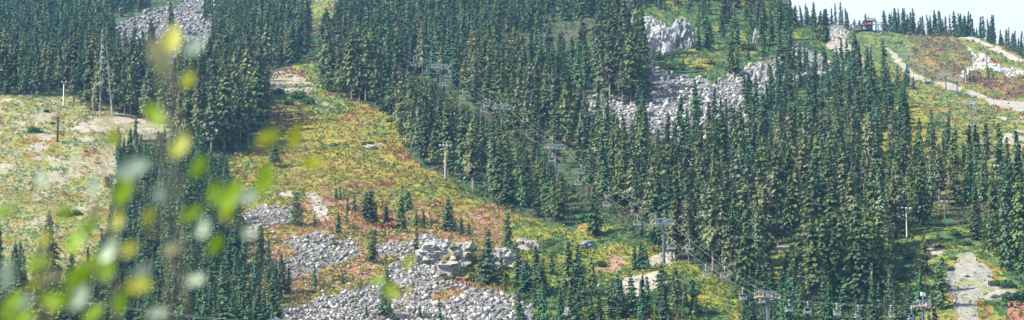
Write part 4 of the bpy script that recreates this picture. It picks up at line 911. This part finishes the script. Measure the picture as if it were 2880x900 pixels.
def outcrop(name, px0, py0, px1, py1, label, cat, col, seed, facets=.5, moss=0., n=46, lean=.15, steep=1.0, spikes=0):
    """a craggy mass of wedged blocks grown together into one body, standing on the slope"""
    g = random.Random(seed); A = gpt((px0 + px1) / 2, py1); d = float(project(np.array(A))[2]); W = (px1 - px0) * d / F; H = (py1 - py0) * d / F
    small = name == 'boulder'; mb = MB(); cliff = cat == 'cliff'; NB_ = 7 if small else (70 if cliff else 120)
    for k in range(NB_):
        u = g.uniform(-.5, .5); dep = g.uniform(0, 1); topz = (1 - (abs(u) * 2) ** 2.2 * .6) * (1 if not spikes else (1 - spikes * 2 * abs(math.sin(u * 9 + seed))))
        z = g.uniform(-.05, max(.2, topz - .12)) if not small else g.uniform(.2, .55)
        sx, sz = (W * g.uniform(.08, .19), H * g.uniform(.12, .30)) if cliff else (W * g.uniform(.07, .2), H * g.uniform(.06, .14))
        if small: sx, sz = W * g.uniform(.3, .42), H * g.uniform(.4, .5); u *= .4
        V, Fc = hull_rock(seed * 100 + k, 1, .8, 1, 12); b0 = len(mb.v)
        M3 = Matrix.Rotation(g.uniform(-.3, .3) + (.18 if cliff else .0), 3, 'Y') @ Matrix.Rotation(g.uniform(-.5, .5), 3, 'X') @ Matrix.Rotation(g.uniform(0, 6.28), 3, 'Z')
        yy = (z * .5 + dep * .22 - .2) * W * .55 if not small else 0
        for q in V:
            q2 = M3 @ Vector(q); mb.v.append(Vector((u * W + q2.x * sx, yy + q2.y * sx * 1.2, z * H + q2.z * sz)))
        mb.f += [[int(i) + b0 for i in f] for f in Fc]
    if not small:
        V, Fc = hull_rock(seed, 1, 1, 1, 30); b0 = len(mb.v)
        for q in V: mb.v.append(Vector((q[0] * W * .42, q[1] * W * .2 + W * .12 + q[2] * W * .1, H * .35 + q[2] * H * .48)))
        mb.f += [[int(i) + b0 for i in f] for f in Fc]
    o = mb.obj('tmp', M['rock']); md = o.modifiers.new('r', 'REMESH'); md.mode = 'VOXEL'; md.voxel_size = max(.14, min(W, H) / 80); md.adaptivity = 0
    dg = bpy.context.evaluated_depsgraph_get(); me = bpy.data.meshes.new_from_object(o.evaluated_get(dg)); bpy.data.objects.remove(o)
    # keep the one body that everything grew into
    import bmesh
    bm = bmesh.new(); bm.from_mesh(me); bm.verts.ensure_lookup_table(); seen_ = set(); best = []
    for v in bm.verts:
        if v.index in seen_: continue
        st = [v]; comp = []; seen_.add(v.index)
        while st:
            q = st.pop(); comp.append(q)
            for e in q.link_edges:
                w_ = e.other_vert(q)
                if w_.index not in seen_: seen_.add(w_.index); st.append(w_)
        if len(comp) > len(best): best = comp
    bs_ = set(v.index for v in best); bmesh.ops.delete(bm, geom=[v for v in bm.verts if v.index not in bs_], context='VERTS'); bm.to_mesh(me); bm.free()
    me.materials.clear(); me.materials.append(rock_mat('outcrop_stone', col, moss)); me.name = name
    o = link(name, me); o.location = A; tag(o, label, cat); return o
outcrop('rock_outcrop', 1782, 20, 1850, 108, 'pale pointed cliff pinnacle above the main scree', 'cliff', (.56, .55, .52), 3, .9, .0, spikes=.22)
outcrop('rock_outcrop', 1826, 50, 1890, 154, 'pale grey cliff buttress below the pinnacle', 'cliff', (.47, .47, .46), 5, .9, .15, spikes=.1)
outcrop('rock_outcrop', 1870, 44, 1950, 134, 'broad grey cracked cliff right of the pinnacle', 'cliff', (.30, .305, .315), 8, 1., .2)
outcrop('rock_outcrop', 1742, 38, 1790, 110, 'grey cliff step left of the pinnacle, half behind firs', 'cliff', (.36, .36, .36), 21, 1., .1)
outcrop('rock_outcrop', 2118, 85, 2140, 125, 'narrow grey crag on the ridge brow', 'cliff', (.33, .33, .33), 9, .8)
outcrop('rock_outcrop', 2232, 190, 2290, 236, 'grey crag with vertical cracks on the ridge flank', 'cliff', (.30, .30, .31), 12, 1., .1)
outcrop('rock_outcrop', 2290, 195, 2342, 232, 'second grey crag right of the cracked one', 'cliff', (.33, .33, .34), 14, 1., .1)
outcrop('rock_outcrop', 2120, 175, 2165, 235, 'pale rocky step at the right of the main scree', 'cliff', (.38, .37, .35), 15, 1., .1)
outcrop('rock_outcrop', 1245, 672, 1365, 782, 'rounded grey knoll with rusty moss patches', 'rock outcrop', (.44, .42, .38), 31, .8, .52, lean=.3)
outcrop('rock_outcrop', 1180, 668, 1290, 735, 'pale rock hump at the upper left of the knoll', 'rock outcrop', (.46, .45, .43), 33, .8, .2, lean=.2)
outcrop('rock_outcrop', 1365, 680, 1470, 752, 'grey broken rock band right of the knoll', 'rock outcrop', (.37, .36, .35), 35, .9, .25, lean=.2)
outcrop('rock_outcrop', 1458, 735, 1500, 800, 'dark rock face behind the lower firs, blue shadow painted into its colour', 'rock outcrop', (.17, .19, .225), 37, .5, .05, lean=.1)  # blue shadow on this face is put into the stone colour
outcrop('boulder', 1632, 660, 1676, 684, 'flat topped blue grey boulder on the sloping meadow', 'boulder', (.27, .285, .31), 41, .5, .0, 20)['group'] = 'boulders on the screes and heath'
outcrop('boulder', 1575, 868, 1622, 905, 'large grey boulder at the bottom edge of the lower thicket', 'boulder', (.30, .305, .315), 43, .5, .0, 20)['group'] = 'boulders on the screes and heath'
outcrop('boulder', 1452, 662, 1474, 678, 'pale rounded boulder, left of the pair on the meadow', 'boulder', (.50, .47, .43), 45, .4, .0, 18)['group'] = 'boulders on the screes and heath'
outcrop('boulder', 1474, 664, 1502, 684, 'pale rounded boulder, right of the pair on the meadow', 'boulder', (.52, .49, .45), 46, .4, .0, 18)['group'] = 'boulders on the screes and heath'
outcrop('boulder', 1022, 404, 1062, 418, 'long pale rock in the yellow meadow', 'boulder', (.50, .48, .45), 47, .4, .0, 18)['group'] = 'boulders on the screes and heath'
outcrop('boulder', 1735, 288, 1762, 308, 'large grey slab at the left of the main scree', 'boulder', (.36, .37, .38), 48, .3, .0, 18)['group'] = 'boulders on the screes and heath'
outcrop('boulder', 1812, 305, 1842, 328, 'large blue grey block in the main scree', 'boulder', (.25, .265, .29), 49, .3, .0, 18)['group'] = 'boulders on the screes and heath'
outcrop('boulder', 1880, 705, 1906, 725, 'pale boulder right behind the foot of the main tower', 'boulder', (.42, .41, .40), 50, .3, .0, 18)['group'] = 'boulders on the screes and heath'

# fallen logs
for a, b, c, d_, w in [(1040, 800, 1074, 782, 'pale fallen log lying across the lower boulders'), (955, 732, 985, 712, 'grey fallen trunk beside the red heath boulders'), (2038, 757, 2072, 748, 'pale fallen log under the ropes at the forest edge'), (700, 660, 728, 652, 'pale log behind the blurred leaves')]:
    p, q = gpt(a, b), gpt(c, d_); m = MB(); m.tube([(0, 0, .35), (q - p) * .5 + Vector((0, 0, .45)), (q - p) + Vector((0, 0, .4))], [.28, .22, .12], 8)
    for k in range(5): m.tube([(q - p) * (.2 + k * .15) + Vector((0, 0, .4)), (q - p) * (.2 + k * .15) + Vector((.2, -.3, .9))], [.05, .02], 4)
    tag(m.obj('fallen_log', M['deadwood'], None, p), w, 'log', 'fallen logs')

# ------------------------------------------------------------------ chairlifts
CHP = None
def chair_meshes():
    m1 = MB(); m1.tube([(0, 0, .05), (0, 0, -.25), (.0, .02, -.3)], .09, 8); m1.box((0, 0, .03), (.16, .5, .2))
    m2 = MB(); m2.tube([(0, 0, -.1), (0, -.12, -.6), (0, -.12, -1.05), (0, 0, -1.3)], .06, 8)
    m3 = MB(); w = .98
    m3.tube([(-w * .8, 0, -1.3), (w * .8, 0, -1.3)], .055, 8)
    for sx in (-1, 1): m3.tube([(sx * w * .8, 0, -1.3), (sx * w, 0, -1.45), (sx * w, 0, -2.35), (sx * w * .96, .05, -2.5), (sx * w * .9, .5, -2.52)], .05, 8)
    m3.tube([(-w, .55, -1.95), (w, .55, -1.95)], .035, 6)
    for sx in (-1, 1): m3.tube([(sx * w, 0, -1.9), (sx * w, .55, -1.95)], .035, 6)
    m4 = MB()
    for k in range(4): m4.box((-.72 + k * .48, .27, -2.47), (.42, .5, .1))
    m5 = MB()
    for k in range(4): m5.box((-.72 + k * .48, -.02, -2.2), (.42, .07, .34), Matrix.Rotation(-.15, 3, 'X'))
    return [('grip', m1.mesh('grip', M['steel'])), ('hanger', m2.mesh('hanger', M['chair'])), ('frame', m3.mesh('frame', M['chair'])), ('seat', m4.mesh('seat', M['seat'])), ('backrest', m5.mesh('backrest', M['chair']))]
CHP = chair_meshes()
def chair(lift, side, px, label, grp='chairs hanging on the lift ropes'):
    p, v = lift.at_px(side, px)
    # up-going chairs face uphill, down-going ones face the valley
    f = v if (v.y > 0) == (side == 'R') else -v
    root = empty('lift_chair', p, math.atan2(f.y, f.x) - math.pi / 2)
    for n, me in CHP: link(n, me, root)
    tag(root, label, 'lift chair', grp)
MAIN.build(M['bluepole'], 'towers of the central chairlift')
MAIN.rope('L', 'lower haul rope of the central chairlift'); MAIN.rope('R', 'upper haul rope of the central chairlift'); MAIN.rope('R', 'thin signal line above the upper haul rope', .015, 1.4)
for sd, px, w in [('R',2146,'right under the lower lift tower'),('L',2090,'left of the tower with the red plate'),('R',2036,'fourth below the main tower on the upper rope'),('L',1985,'with a white seat, above the tall forest trunks'),('R',1938,'crossing in front of forest trunks on the upper rope'),
    ('L',1887,'just right of the main tower pole'),('R',1843,'immediately left of the main tower head'),('L',1793,'against dark forest on the lower rope'),('R',1713,'upper of the pair in front of the pale dead tree'),('L',1706,'lower of the pair in front of the pale dead tree'),
    ('R',1634,'upper of the pair right of the middle tower'),('L',1627,'lower of the pair right of the middle tower'),('L',1553,'directly beside the middle tower pole'),('R',1368,'upper of the pair left of the crossarm among firs'),('L',1361,'lower of the pair left of the crossarm among firs'),
    ('R',1311,'upper of the pair halfway below the uppermost tower'),('L',1302,'lower of the pair halfway below the uppermost tower'),('R',1262,'upper of the pair right of the uppermost tower'),('L',1251,'lower of the pair right of the uppermost tower'),('L',1200,'left of the uppermost tower'),('R',1163,'highest of all, far left of the uppermost tower'),
    ('L',2218,'first right of the tower with the red plate'),('R',2272,'second right of the tower with the red plate'),('L',2354,'third along the level ropes'),('R',2412,'fourth along the level ropes'),('L',2505,'fifth along the level ropes'),('R',2564,'touching the floodlit tower on its left side')]:
    chair(MAIN, sd, px, 'lift chair ' + w)
LOWL.build(M['bluepole'], 'towers of the lowest chairlift')
LOWL.rope('L', 'near rope of the lowest chairlift along the bottom edge'); LOWL.rope('R', 'far rope of the lowest chairlift along the bottom edge')
chair(LOWL, 'R', 258, 'single lift chair with blue seat behind the blurred leaves')
FARA.build(M['bluepole'], 'towers of the far chairlift')
FARA.rope('L', 'left rope of the far chairlift', .022); FARA.rope('R', 'right rope of the far chairlift', .022)
FARB.build(M['bluepole'], 'towers of the second far chairlift')
FARB.rope('L', 'left rope of the second far chairlift', .02); FARB.rope('R', 'right rope of the second far chairlift', .02)
for lf, sd, px, w in [(FARA,'R',2741,'left beside the foot of the hillside tower'),(FARA,'L',2758,'left of the pair below the hillside tower'),(FARA,'R',2777,'right of the pair below the hillside tower'),(FARA,'L',2788,'left of the lower pair on the hillside'),(FARA,'R',2803,'right of the lower pair on the hillside'),(FARB,'L',2836,'left of the rightmost far tower'),(FARB,'R',2866,'right of the rightmost far tower'),(FARA,'R',2650,'left of the far twin towers'),(FARA,'L',2590,'small and far, over the red and yellow hill')]:
    chair(lf, sd, px, 'far lift chair ' + w, 'chairs of the far lifts')

# ------------------------------------------------------------------ lamp and line poles
def lamp_pole(px, top, bot, label, m='whitewood', lamps=4, far=False, w=.17):
    B = gpt(px, bot, far); d = float(proj(B)[2]); H = float((bot - top) * d / F); root = empty('lamp_pole', B, .2)
    MB().tube([(0, 0, -.8), (0, 0, H * .5), (0, 0, H)], [w * 1.25, w * 1.1, w], 10).obj('pole', M[m], root)
    MB().tube([(0, 0, -.5), (0, 0, .5)], w * 1.8, 10).obj('footing', M['dark'], root)
    if lamps:
        a = MB(); ww = .42 * lamps; a.box((0, 0, H + .1), (ww * 2, .12, .1)); a.obj('crossarm', M['steel'], root)
        for k in range(lamps):
            x = -ww + .2 + k * (2 * ww - .4) / max(1, lamps - 1)
            l = MB(); l.box((x, -.22, H + .42), (.5, .42, .34), Matrix.Rotation(.3, 3, 'X')); l.tube([(x, 0, H + .12), (x, -.1, H + .3)], .04, 5); l.obj('lamp_head', M['lamp'], root)
    else:
        a = MB(); a.box((0, 0, H - .4), (1.3, .14, .14)); a.tube([(.5, 0, H - .33), (.5, 0, H - .1)], .06, 6); a.tube([(-.5, 0, H - .33), (-.5, 0, H - .1)], .06, 6); a.obj('crossarm', M['darkpole'], root)
    tag(root, label, 'pole', 'lamp and line poles')
lamp_pole(1252, 419, 516, 'pale lamp pole with four floodlights on the meadow edge', lamps=4)
lamp_pole(718, 238, 342, 'tall white lamp pole at the right edge of the lichen forest', 'lamp', 2)
lamp_pole(178, 232, 302, 'white lamp pole in front of the bench forest', 'lamp', 2)
lamp_pole(262, 258, 332, 'lamp pole with brown shaft beside the bare firs', 'bark', 1)
lamp_pole(161, 342, 414, 'black leaning line pole standing in the pale meadow', 'darkpole', 0, w=.24)
lamp_pole(333, 394, 452, 'brown lamp pole at the top of the gully', 'bark', 3)
lamp_pole(2551, 594, 678, 'pale lamp pole in front of the lichen firs on the dark stand edge', lamps=3)
lamp_pole(2657, 571, 636, 'pale lamp pole in the far forest clearing', lamps=2)
lamp_pole(2815, 479, 560, 'pale lamp pole with four lamps among the firs by the far hill', lamps=4)
lamp_pole(2648, 68, 100, 'short timber pole among the skyline trees', 'whitewood', 0, True)
lamp_pole(2717, 215, 246, 'thin timber pole beside the far twin towers', 'whitewood', 0, True)
# small marker on the left meadow
B = gpt(3, 412); m = MB(); m.tube([(0, 0, 0), (0, 0, 1.3)], [.28, .12], 8); m.tube([(0, 0, -.05), (0, 0, .06)], .45, 8); tag(m.obj('marker_post', M['orange'], None, B), 'small orange marker at the left edge of the meadow', 'marker')

# ------------------------------------------------------------------ buildings
def hut():
    B = gpt(893, 152); s = float(proj(B)[2]) / F; root = empty('hut', B, -.25); W, D, H = 36 * s, 24 * s, 18 * s
    MB().box((0, 0, H * .45 - .5), (W, D, H * .9 + 1)).obj('wall', M['wallpale'], root)
    r = MB(); r.box((0, -.3, H * .98), (W + 1.2, D + 1.8, .3), Matrix.Rotation(-.06, 3, 'X')); r.obj('roof', M['redroof'], root)
    d = MB().box((W * .12, -D / 2 - .03, H * .42), (1.0, .1, H * .75)).obj('door', M['dark'], root)
    MB().box((-W * .3, -D / 2 - .03, H * .55), (1.2, .1, .8)).obj('window', M['glass'], root)
    tag(root, 'small pale hut with red brown roof edge among the firs', 'hut')
hut()
def station():
    B = gpt(2436, 89, True); s = float(proj(B)[2]) / F; root = empty('lift_station', B + Vector((0, -4, -1)), 0)
    W = 28 * s; H = 26 * s
    # dark drive room on posts, red timber deck above, sloping ramp on the left
    MB().box((0, 0, H * .26), (W, 7, H * .52)).obj('wall', M['dark'], root)
    MB().box((W * .12, -3.6, H * .62), (W * .82, .3, H * .28)).obj('railing_panel', M['wallred'], root)
    MB().box((W * .12, 0, H * .5), (W * .9, 8, .4)).obj('deck', M['redroof'], root)
    r = MB(); r.poly([(-W * .42, -4, H * .98), (W * .5, -4, H * .98), (W * .56, -4, H * .90), (-W * .36, -4, H * .90)], (0, 8, 0)); r.obj('roof', M['redroof'], root)
    a = MB(); a.poly([(-W * .78, -2.2, H * .22), (-W * .66, -2.2, H * .22), (-W * .3, -2.2, H * .86), (-W * .42, -2.2, H * .92)], (0, 3, 0)); a.obj('ramp', M['wallred'], root)
    for x in (-.3, .05, .4): MB().tube([(W * x, -3.4, 0), (W * x, -3.4, H * .9)], .16, 6).obj('post', M['wallred'], root)
    for x in (-.18, .2): MB().box((W * x, -3.55, H * .24), (1.3, .1, 1.2)).obj('window', M['glass'], root)
    MB().box((W * .2, -3.8, H * .66), (W * .3, .1, H * .12)).obj('panel', M['yellow'], root)
    MB().box((-W * .32, -3.55, H * .14), (1.8, .1, 1.6)).obj('door', M['wallpale'], root)
    tag(root, 'red brown timber lift station on the hilltop skyline', 'lift station')
    B = gpt(2408, 90, True); root = empty('shed', B + Vector((0, -4, -.8)), 0); W = 20 * s; H = 15 * s
    w = MB(); w.poly([(-W * .5, -2.5, 0), (W * .5, -2.5, 0), (W * .5, -2.5, H * .92), (-W * .35, -2.5, H * .75), (-W * .5, -2.5, H * .4)], (0, 5, 0)); w.obj('wall', M['wallpale'], root)
    r = MB(); r.poly([(-W * .62, -3, H * .38), (-W * .38, -3, H * .82), (W * .6, -3, H * 1.03), (W * .6, -3, H * .94), (-W * .35, -3, H * .74), (-W * .55, -3, H * .36)], (0, 6, 0)); r.obj('roof', M['redroof'], root)
    for x in (-.15, .1, .32): MB().box((W * x, -2.56, H * .52), (W * .14, .1, H * .2)).obj('window', M['glass'], root)
    MB().box((W * .3, -2.56, H * .16), (1.0, .1, H * .3)).obj('door', M['wallred'], root)
    tag(root, 'low pale shed with red roof beside the hilltop lift station', 'shed')
    B = gpt(2453, 89, True); root = empty('lift_terminal', B + Vector((0, -1, -1)), 0); H = 40 * s
    for x in (-2.2, 2.2): MB().tube([(x, 0, 0), (x, 0, H * .86)], .4, 10).obj('pole', M['bluepole'], root)
    m = MB(); m.box((0, 0, H * .9), (19 * s, 1.6, .5)); m.box((0, 0, H * .98), (19 * s, 1.2, .3))
    for k in range(6): m.tube([(-9 * s + k * 3.6 * s, 0, H * .9), (-9 * s + k * 3.6 * s, 0, H * .98)], .12, 5)
    m.obj('crossarm', M['steel'], root)
    MB().tube([(0, 0, H * .8), (0, 0, H * .86)], 2.0, 20).obj('bullwheel', M['steel'], root)
    tag(root, 'grey steel lift terminal frame rising over the hilltop station', 'lift terminal')
station()

# ------------------------------------------------------------------ willow shoots close to the photographer
def leaf_mat(name, col, pale, trans):
    m, nt, b = nodes(name)
    b.inputs['Base Color'].default_value = (*col, 1); b.inputs['Roughness'].default_value = .5 if not pale else .45; b.inputs['Specular IOR Level'].default_value = .4
    t = nt.nodes.new('ShaderNodeBsdfTranslucent')
    n = nt.nodes.new('ShaderNodeTexNoise'); n.inputs['Scale'].default_value = 30; r = nt.nodes.new('ShaderNodeValToRGB'); nt.links.new(n.outputs['Fac'], r.inputs['Fac'])
    r.color_ramp.elements[0].color = (*[c * .8 for c in col], 1); r.color_ramp.elements[1].color = (*[min(1, c * 1.2) for c in col], 1)
    nt.links.new(r.outputs['Color'], b.inputs['Base Color']); nt.links.new(r.outputs['Color'], t.inputs['Color'])
    mx = nt.nodes.new('ShaderNodeMixShader'); mx.inputs['Fac'].default_value = trans; nt.links.new(b.outputs[0], mx.inputs[1]); nt.links.new(t.outputs[0], mx.inputs[2])
    nt.links.new(mx.outputs[0], nt.nodes['Material Output'].inputs['Surface']); return m
LG = leaf_mat('willow_leaf', (.22, .36, .008), False, .45); LY = leaf_mat('yellowing_leaf', (.36, .38, .012), False, .45); LP = leaf_mat('pale_leaf_underside', (.34, .43, .30), True, .25); LT = leaf_mat('tan_leaf', (.30, .28, .14), True, .3)
# (px, py, length px, angle deg, kind)
LEAVES = [(560,470,80,65,'g'),(250,640,70,60,'g'),(180,600,60,80,'g'),(110,740,80,30,'g'),(300,760,70,60,'g'),(360,700,60,35,'y'),(60,890,80,10,'g'),(260,880,70,40,'g'),(640,600,60,40,'y'),(420,610,60,70,'y'),(527,222,62,70,'y'),(435,322,95,-50,'g'),(480,112,110,80,'o'),(452,158,115,-62,'t'),(545,128,80,50,'p'),(505,408,85,60,'y'),(740,510,90,60,'g'),(745,478,60,80,'g'),(688,552,80,10,'p'),(645,548,105,55,'g'),(600,540,70,80,'g'),
 (537,600,75,35,'g'),(606,690,70,55,'g'),(570,640,60,70,'p'),(548,785,60,20,'p'),(369,472,105,25,'p'),(263,523,62,75,'p'),(115,500,58,-70,'p'),(146,584,50,80,'t'),(14,595,70,30,'g'),(212,673,95,75,'g'),(305,702,80,55,'p'),
 (225,775,110,50,'g'),(280,735,90,30,'g'),(222,835,80,60,'p'),(140,847,85,-25,'g'),(185,840,60,-10,'g'),(33,847,80,40,'g'),(72,848,55,50,'p'),(337,852,80,75,'g'),(388,800,85,5,'y'),(402,762,60,40,'p'),(20,772,85,80,'p'),(828,385,72,70,'o'),(878,455,70,10,'y'),
 (755,388,80,30,'y'),(1148,735,56,60,'y'),(1096,815,62,-60,'g'),(1060,785,46,20,'g'),(345,535,95,70,'g'),(448,545,60,50,'p'),(320,385,70,75,'y'),(120,672,60,60,'o'),(265,600,60,70,'t'),(60,560,50,20,'o'),(440,880,60,10,'p'),(150,780,60,20,'t'),(10,880,60,70,'g'),
 (700,655,50,15,'p'),(330,620,60,80,'o'),(300,330,60,75,'t'),(95,800,50,50,'o'),(480,700,50,30,'t')]
def shoots():
    lm = dict(g=(LG, 'leaves'), y=(LY, 'yellow_leaves'), p=(LP, 'pale_leaves'), t=(LT, 'tan_leaves'), o=(LY, 'yellow_leaves'))
    groups = [(-60, 210, 4.3, 'willow shoot with blurred pale and green leaves at the left edge', 60), (210, 360, 4.6, 'tall blurred willow shoot with pinkish stem, second from the left', 285), (360, 480, 4.1, 'blurred willow shoot with the long pale leaf near its middle', 395),
              (480, 620, 4.5, 'blurred willow shoot with reddish stem right of the gully', 520), (620, 960, 5.0, 'blurred willow shoot with the broad green leaf over the meadow', 690), (960, 1300, 5.2, 'faint blurred willow tip low over the scree', 1085)]
    for (x0, x1, dist, lab, rootpx) in groups:
        ls = [l for l in LEAVES if x0 <= l[0] < x1]; base = Vector(((rootpx - 1440) / F * dist * .9, dist * .97, -1.68))
        o = empty('willow_shoot', base, 0); sm_ = MB(); by = {}
        ls.sort(key=lambda l: -l[1]); topl = min(ls, key=lambda l: l[1])
        def at(px, py, dd):
            dx, dy, dz = ray(px, py); return Vector((float(dx) * dd, float(dy) * dd, float(dz) * dd))
        tip = at(topl[0], topl[1] + 10, dist)
        main = [base - base, (tip - base) * .4 + Vector((.05, 0, 0)), (tip - base) * .72 + Vector((.03, .02, 0)), tip - base]
        sm_.tube(main, [.001, .001, .0009, .0007], 6)
        for k, (px, py, L, an, kd) in enumerate(ls):
            dd = dist + random.uniform(-.35, .35); c = at(px, py, dd) - base; l = L * dd / F * 1.08; a = R(an + 0)
            ax = Vector((math.cos(a), random.uniform(-.5, .5), math.sin(a))).normalized(); sd = ax.cross(Vector((random.uniform(-.4, .4), 1, random.uniform(-.4, .4)))).normalized(); nn = ax.cross(sd)
            w = l * (.25 if kd != 'p' else .24); m = by.setdefault(kd if kd != 'o' else 'y', MB()); b0 = len(m.v)
            prof = [(-.5, 0), (-.28, .75), (0, 1), (.28, .7), (.5, 0)]
            mid = [c + ax * l * t + nn * (.10 * l * (t * t * 4 - 1)) for t, _ in prof]
            m.v += mid; 
            for (t, ww), q in zip(prof[1:4], mid[1:4]): m.v += [q + sd * w * ww + nn * .12 * w, q - sd * w * ww + nn * .12 * w]
            i = lambda k_: b0 + k_
            m.f += [[i(0), i(5), i(1)], [i(0), i(1), i(6)], [i(1), i(5), i(7), i(2)], [i(1), i(2), i(8), i(6)], [i(2), i(7), i(9), i(3)], [i(2), i(3), i(10), i(8)], [i(3), i(9), i(4)], [i(3), i(4), i(10)]]
            # twig from the main stem to the leaf
            t = min(.97, max(.3, (c.z - .05) / max(main[3].z, .1))); s0 = main[1].lerp(main[3], (t - .4) / .6) if t > .4 else main[0].lerp(main[1], t / .4)
            sm_.tube([s0, s0.lerp(c, .5) + Vector((0, 0, -.03)), c - ax * l * .45], [.0005, .0005, .0005], 4)
        sm_.obj('stem', M['stem'], o)
        for kd, m in by.items(): m.obj(lm[kd][1], lm[kd][0], o)
        tag(o, lab, 'willow shoot', 'willow shoots close to the viewer')
shoots()

# ------------------------------------------------------------------ light, sky, haze, camera
SUN_EL, SUN_AZ = 42.0, -104.0      # azimuth from the view direction, negative = left; so it stands left and a little behind
el, az = R(SUN_EL), R(SUN_AZ)
sd = Vector((math.sin(az) * math.cos(el), math.cos(az) * math.cos(el), math.sin(el)))
L = bpy.data.lights.new('sun', 'SUN'); L.energy = 5.0; L.angle = R(.6); L.color = (1, .93, .82)
lo = bpy.data.objects.new('sun', L); C.objects.link(lo); lo.rotation_euler = sd.to_track_quat('Z', 'Y').to_euler()
W = bpy.data.worlds.new('World'); sc.world = W; W.use_nodes = True; nt = W.node_tree; bg = nt.nodes['Background']
sky = nt.nodes.new('ShaderNodeTexSky'); sky.sky_type = 'NISHITA'; sky.sun_disc = False; sky.sun_elevation = el; sky.sun_rotation = az; sky.air_density = 1.0; sky.dust_density = 1.5; sky.altitude = 1200
tc = nt.nodes.new('ShaderNodeTexCoord'); mp = nt.nodes.new('ShaderNodeMapping'); mp.inputs['Scale'].default_value = (3, 3, 14)
nz = nt.nodes.new('ShaderNodeTexNoise'); nz.inputs['Scale'].default_value = 1.4; nz.inputs['Detail'].default_value = 6
rp = nt.nodes.new('ShaderNodeValToRGB'); rp.color_ramp.elements[0].position = .28; rp.color_ramp.elements[0].color = (.85, .85, .85, 1); rp.color_ramp.elements[1].position = .62; rp.color_ramp.elements[1].color = (1, 1, 1, 1)
sxyz = nt.nodes.new('ShaderNodeSeparateXYZ'); hz = nt.nodes.new('ShaderNodeMapRange'); hz.inputs['From Min'].default_value = .30; hz.inputs['From Max'].default_value = .75; hz.inputs['To Min'].default_value = 1; hz.inputs['To Max'].default_value = .22
mul = nt.nodes.new('ShaderNodeMath'); mul.operation = 'MULTIPLY'
mx = nt.nodes.new('ShaderNodeMixRGB'); mx.inputs['Color2'].default_value = (4.35, 4.6, 4.95, 1)
nt.links.new(tc.outputs['Generated'], mp.inputs['Vector']); nt.links.new(mp.outputs['Vector'], nz.inputs['Vector']); nt.links.new(nz.outputs['Fac'], rp.inputs['Fac'])
nt.links.new(tc.outputs['Generated'], sxyz.inputs['Vector']); nt.links.new(sxyz.outputs['Z'], hz.inputs['Value'])
nt.links.new(rp.outputs['Color'], mul.inputs[0]); nt.links.new(hz.outputs['Result'], mul.inputs[1]); nt.links.new(mul.outputs[0], mx.inputs['Fac'])
nt.links.new(sky.outputs['Color'], mx.inputs['Color1']); nt.links.new(mx.outputs['Color'], bg.inputs['Color']); bg.inputs['Strength'].default_value = .1

hzm = bpy.data.materials.new('haze'); hzm.use_nodes = True; n2 = hzm.node_tree; n2.nodes.clear(); out = n2.nodes.new('ShaderNodeOutputMaterial'); pv = n2.nodes.new('ShaderNodeVolumePrincipled')
pv.inputs['Color'].default_value = (.22, .55, 1.0, 1); pv.inputs['Density'].default_value = .00007; pv.inputs['Anisotropy'].default_value = .1
n2.links.new(pv.outputs['Volume'], out.inputs['Volume'])
hb = MB().box((0, 20500, 275), (70000, 42000, 0)); hb.v = []; hb.f = []
hb.box((0, 0, 0), (120000, 120000, 1)); hb.v = [Vector((v.x, v.y, 620 if v.z > 0 else -64)) for v in hb.v]
hz_o = hb.obj('haze', hzm); hz_o['kind'] = 'stuff'; hz_o['label'] = 'thin blue mountain haze over the whole slope'; hz_o['category'] = 'haze'

cam = bpy.data.cameras.new('camera'); co = bpy.data.objects.new('camera', cam); C.objects.link(co); co.rotation_euler = (math.pi / 2 + PITCH, 0, 0)
cam.sensor_width = 36; cam.lens = 36 * F / 2880; cam.clip_start = .1; cam.clip_end = 200000
cam.dof.use_dof = True; cam.dof.focus_distance = 850; cam.dof.aperture_fstop = 4.6
sc.camera = co
sc.view_settings.view_transform = 'Standard'; sc.view_settings.look = 'None'; sc.view_settings.exposure = 1.3; sc.view_settings.gamma = 1
cy = sc.cycles; cy.max_bounces = 5; cy.diffuse_bounces = 3; cy.glossy_bounces = 2; cy.transmission_bounces = 3; cy.volume_bounces = 0; cy.transparent_max_bounces = 8
cy.use_denoising = True; cy.denoiser = 'OPENIMAGEDENOISE'; cy.denoising_input_passes = 'RGB_ALBEDO_NORMAL'
print('objects', len(bpy.data.objects))
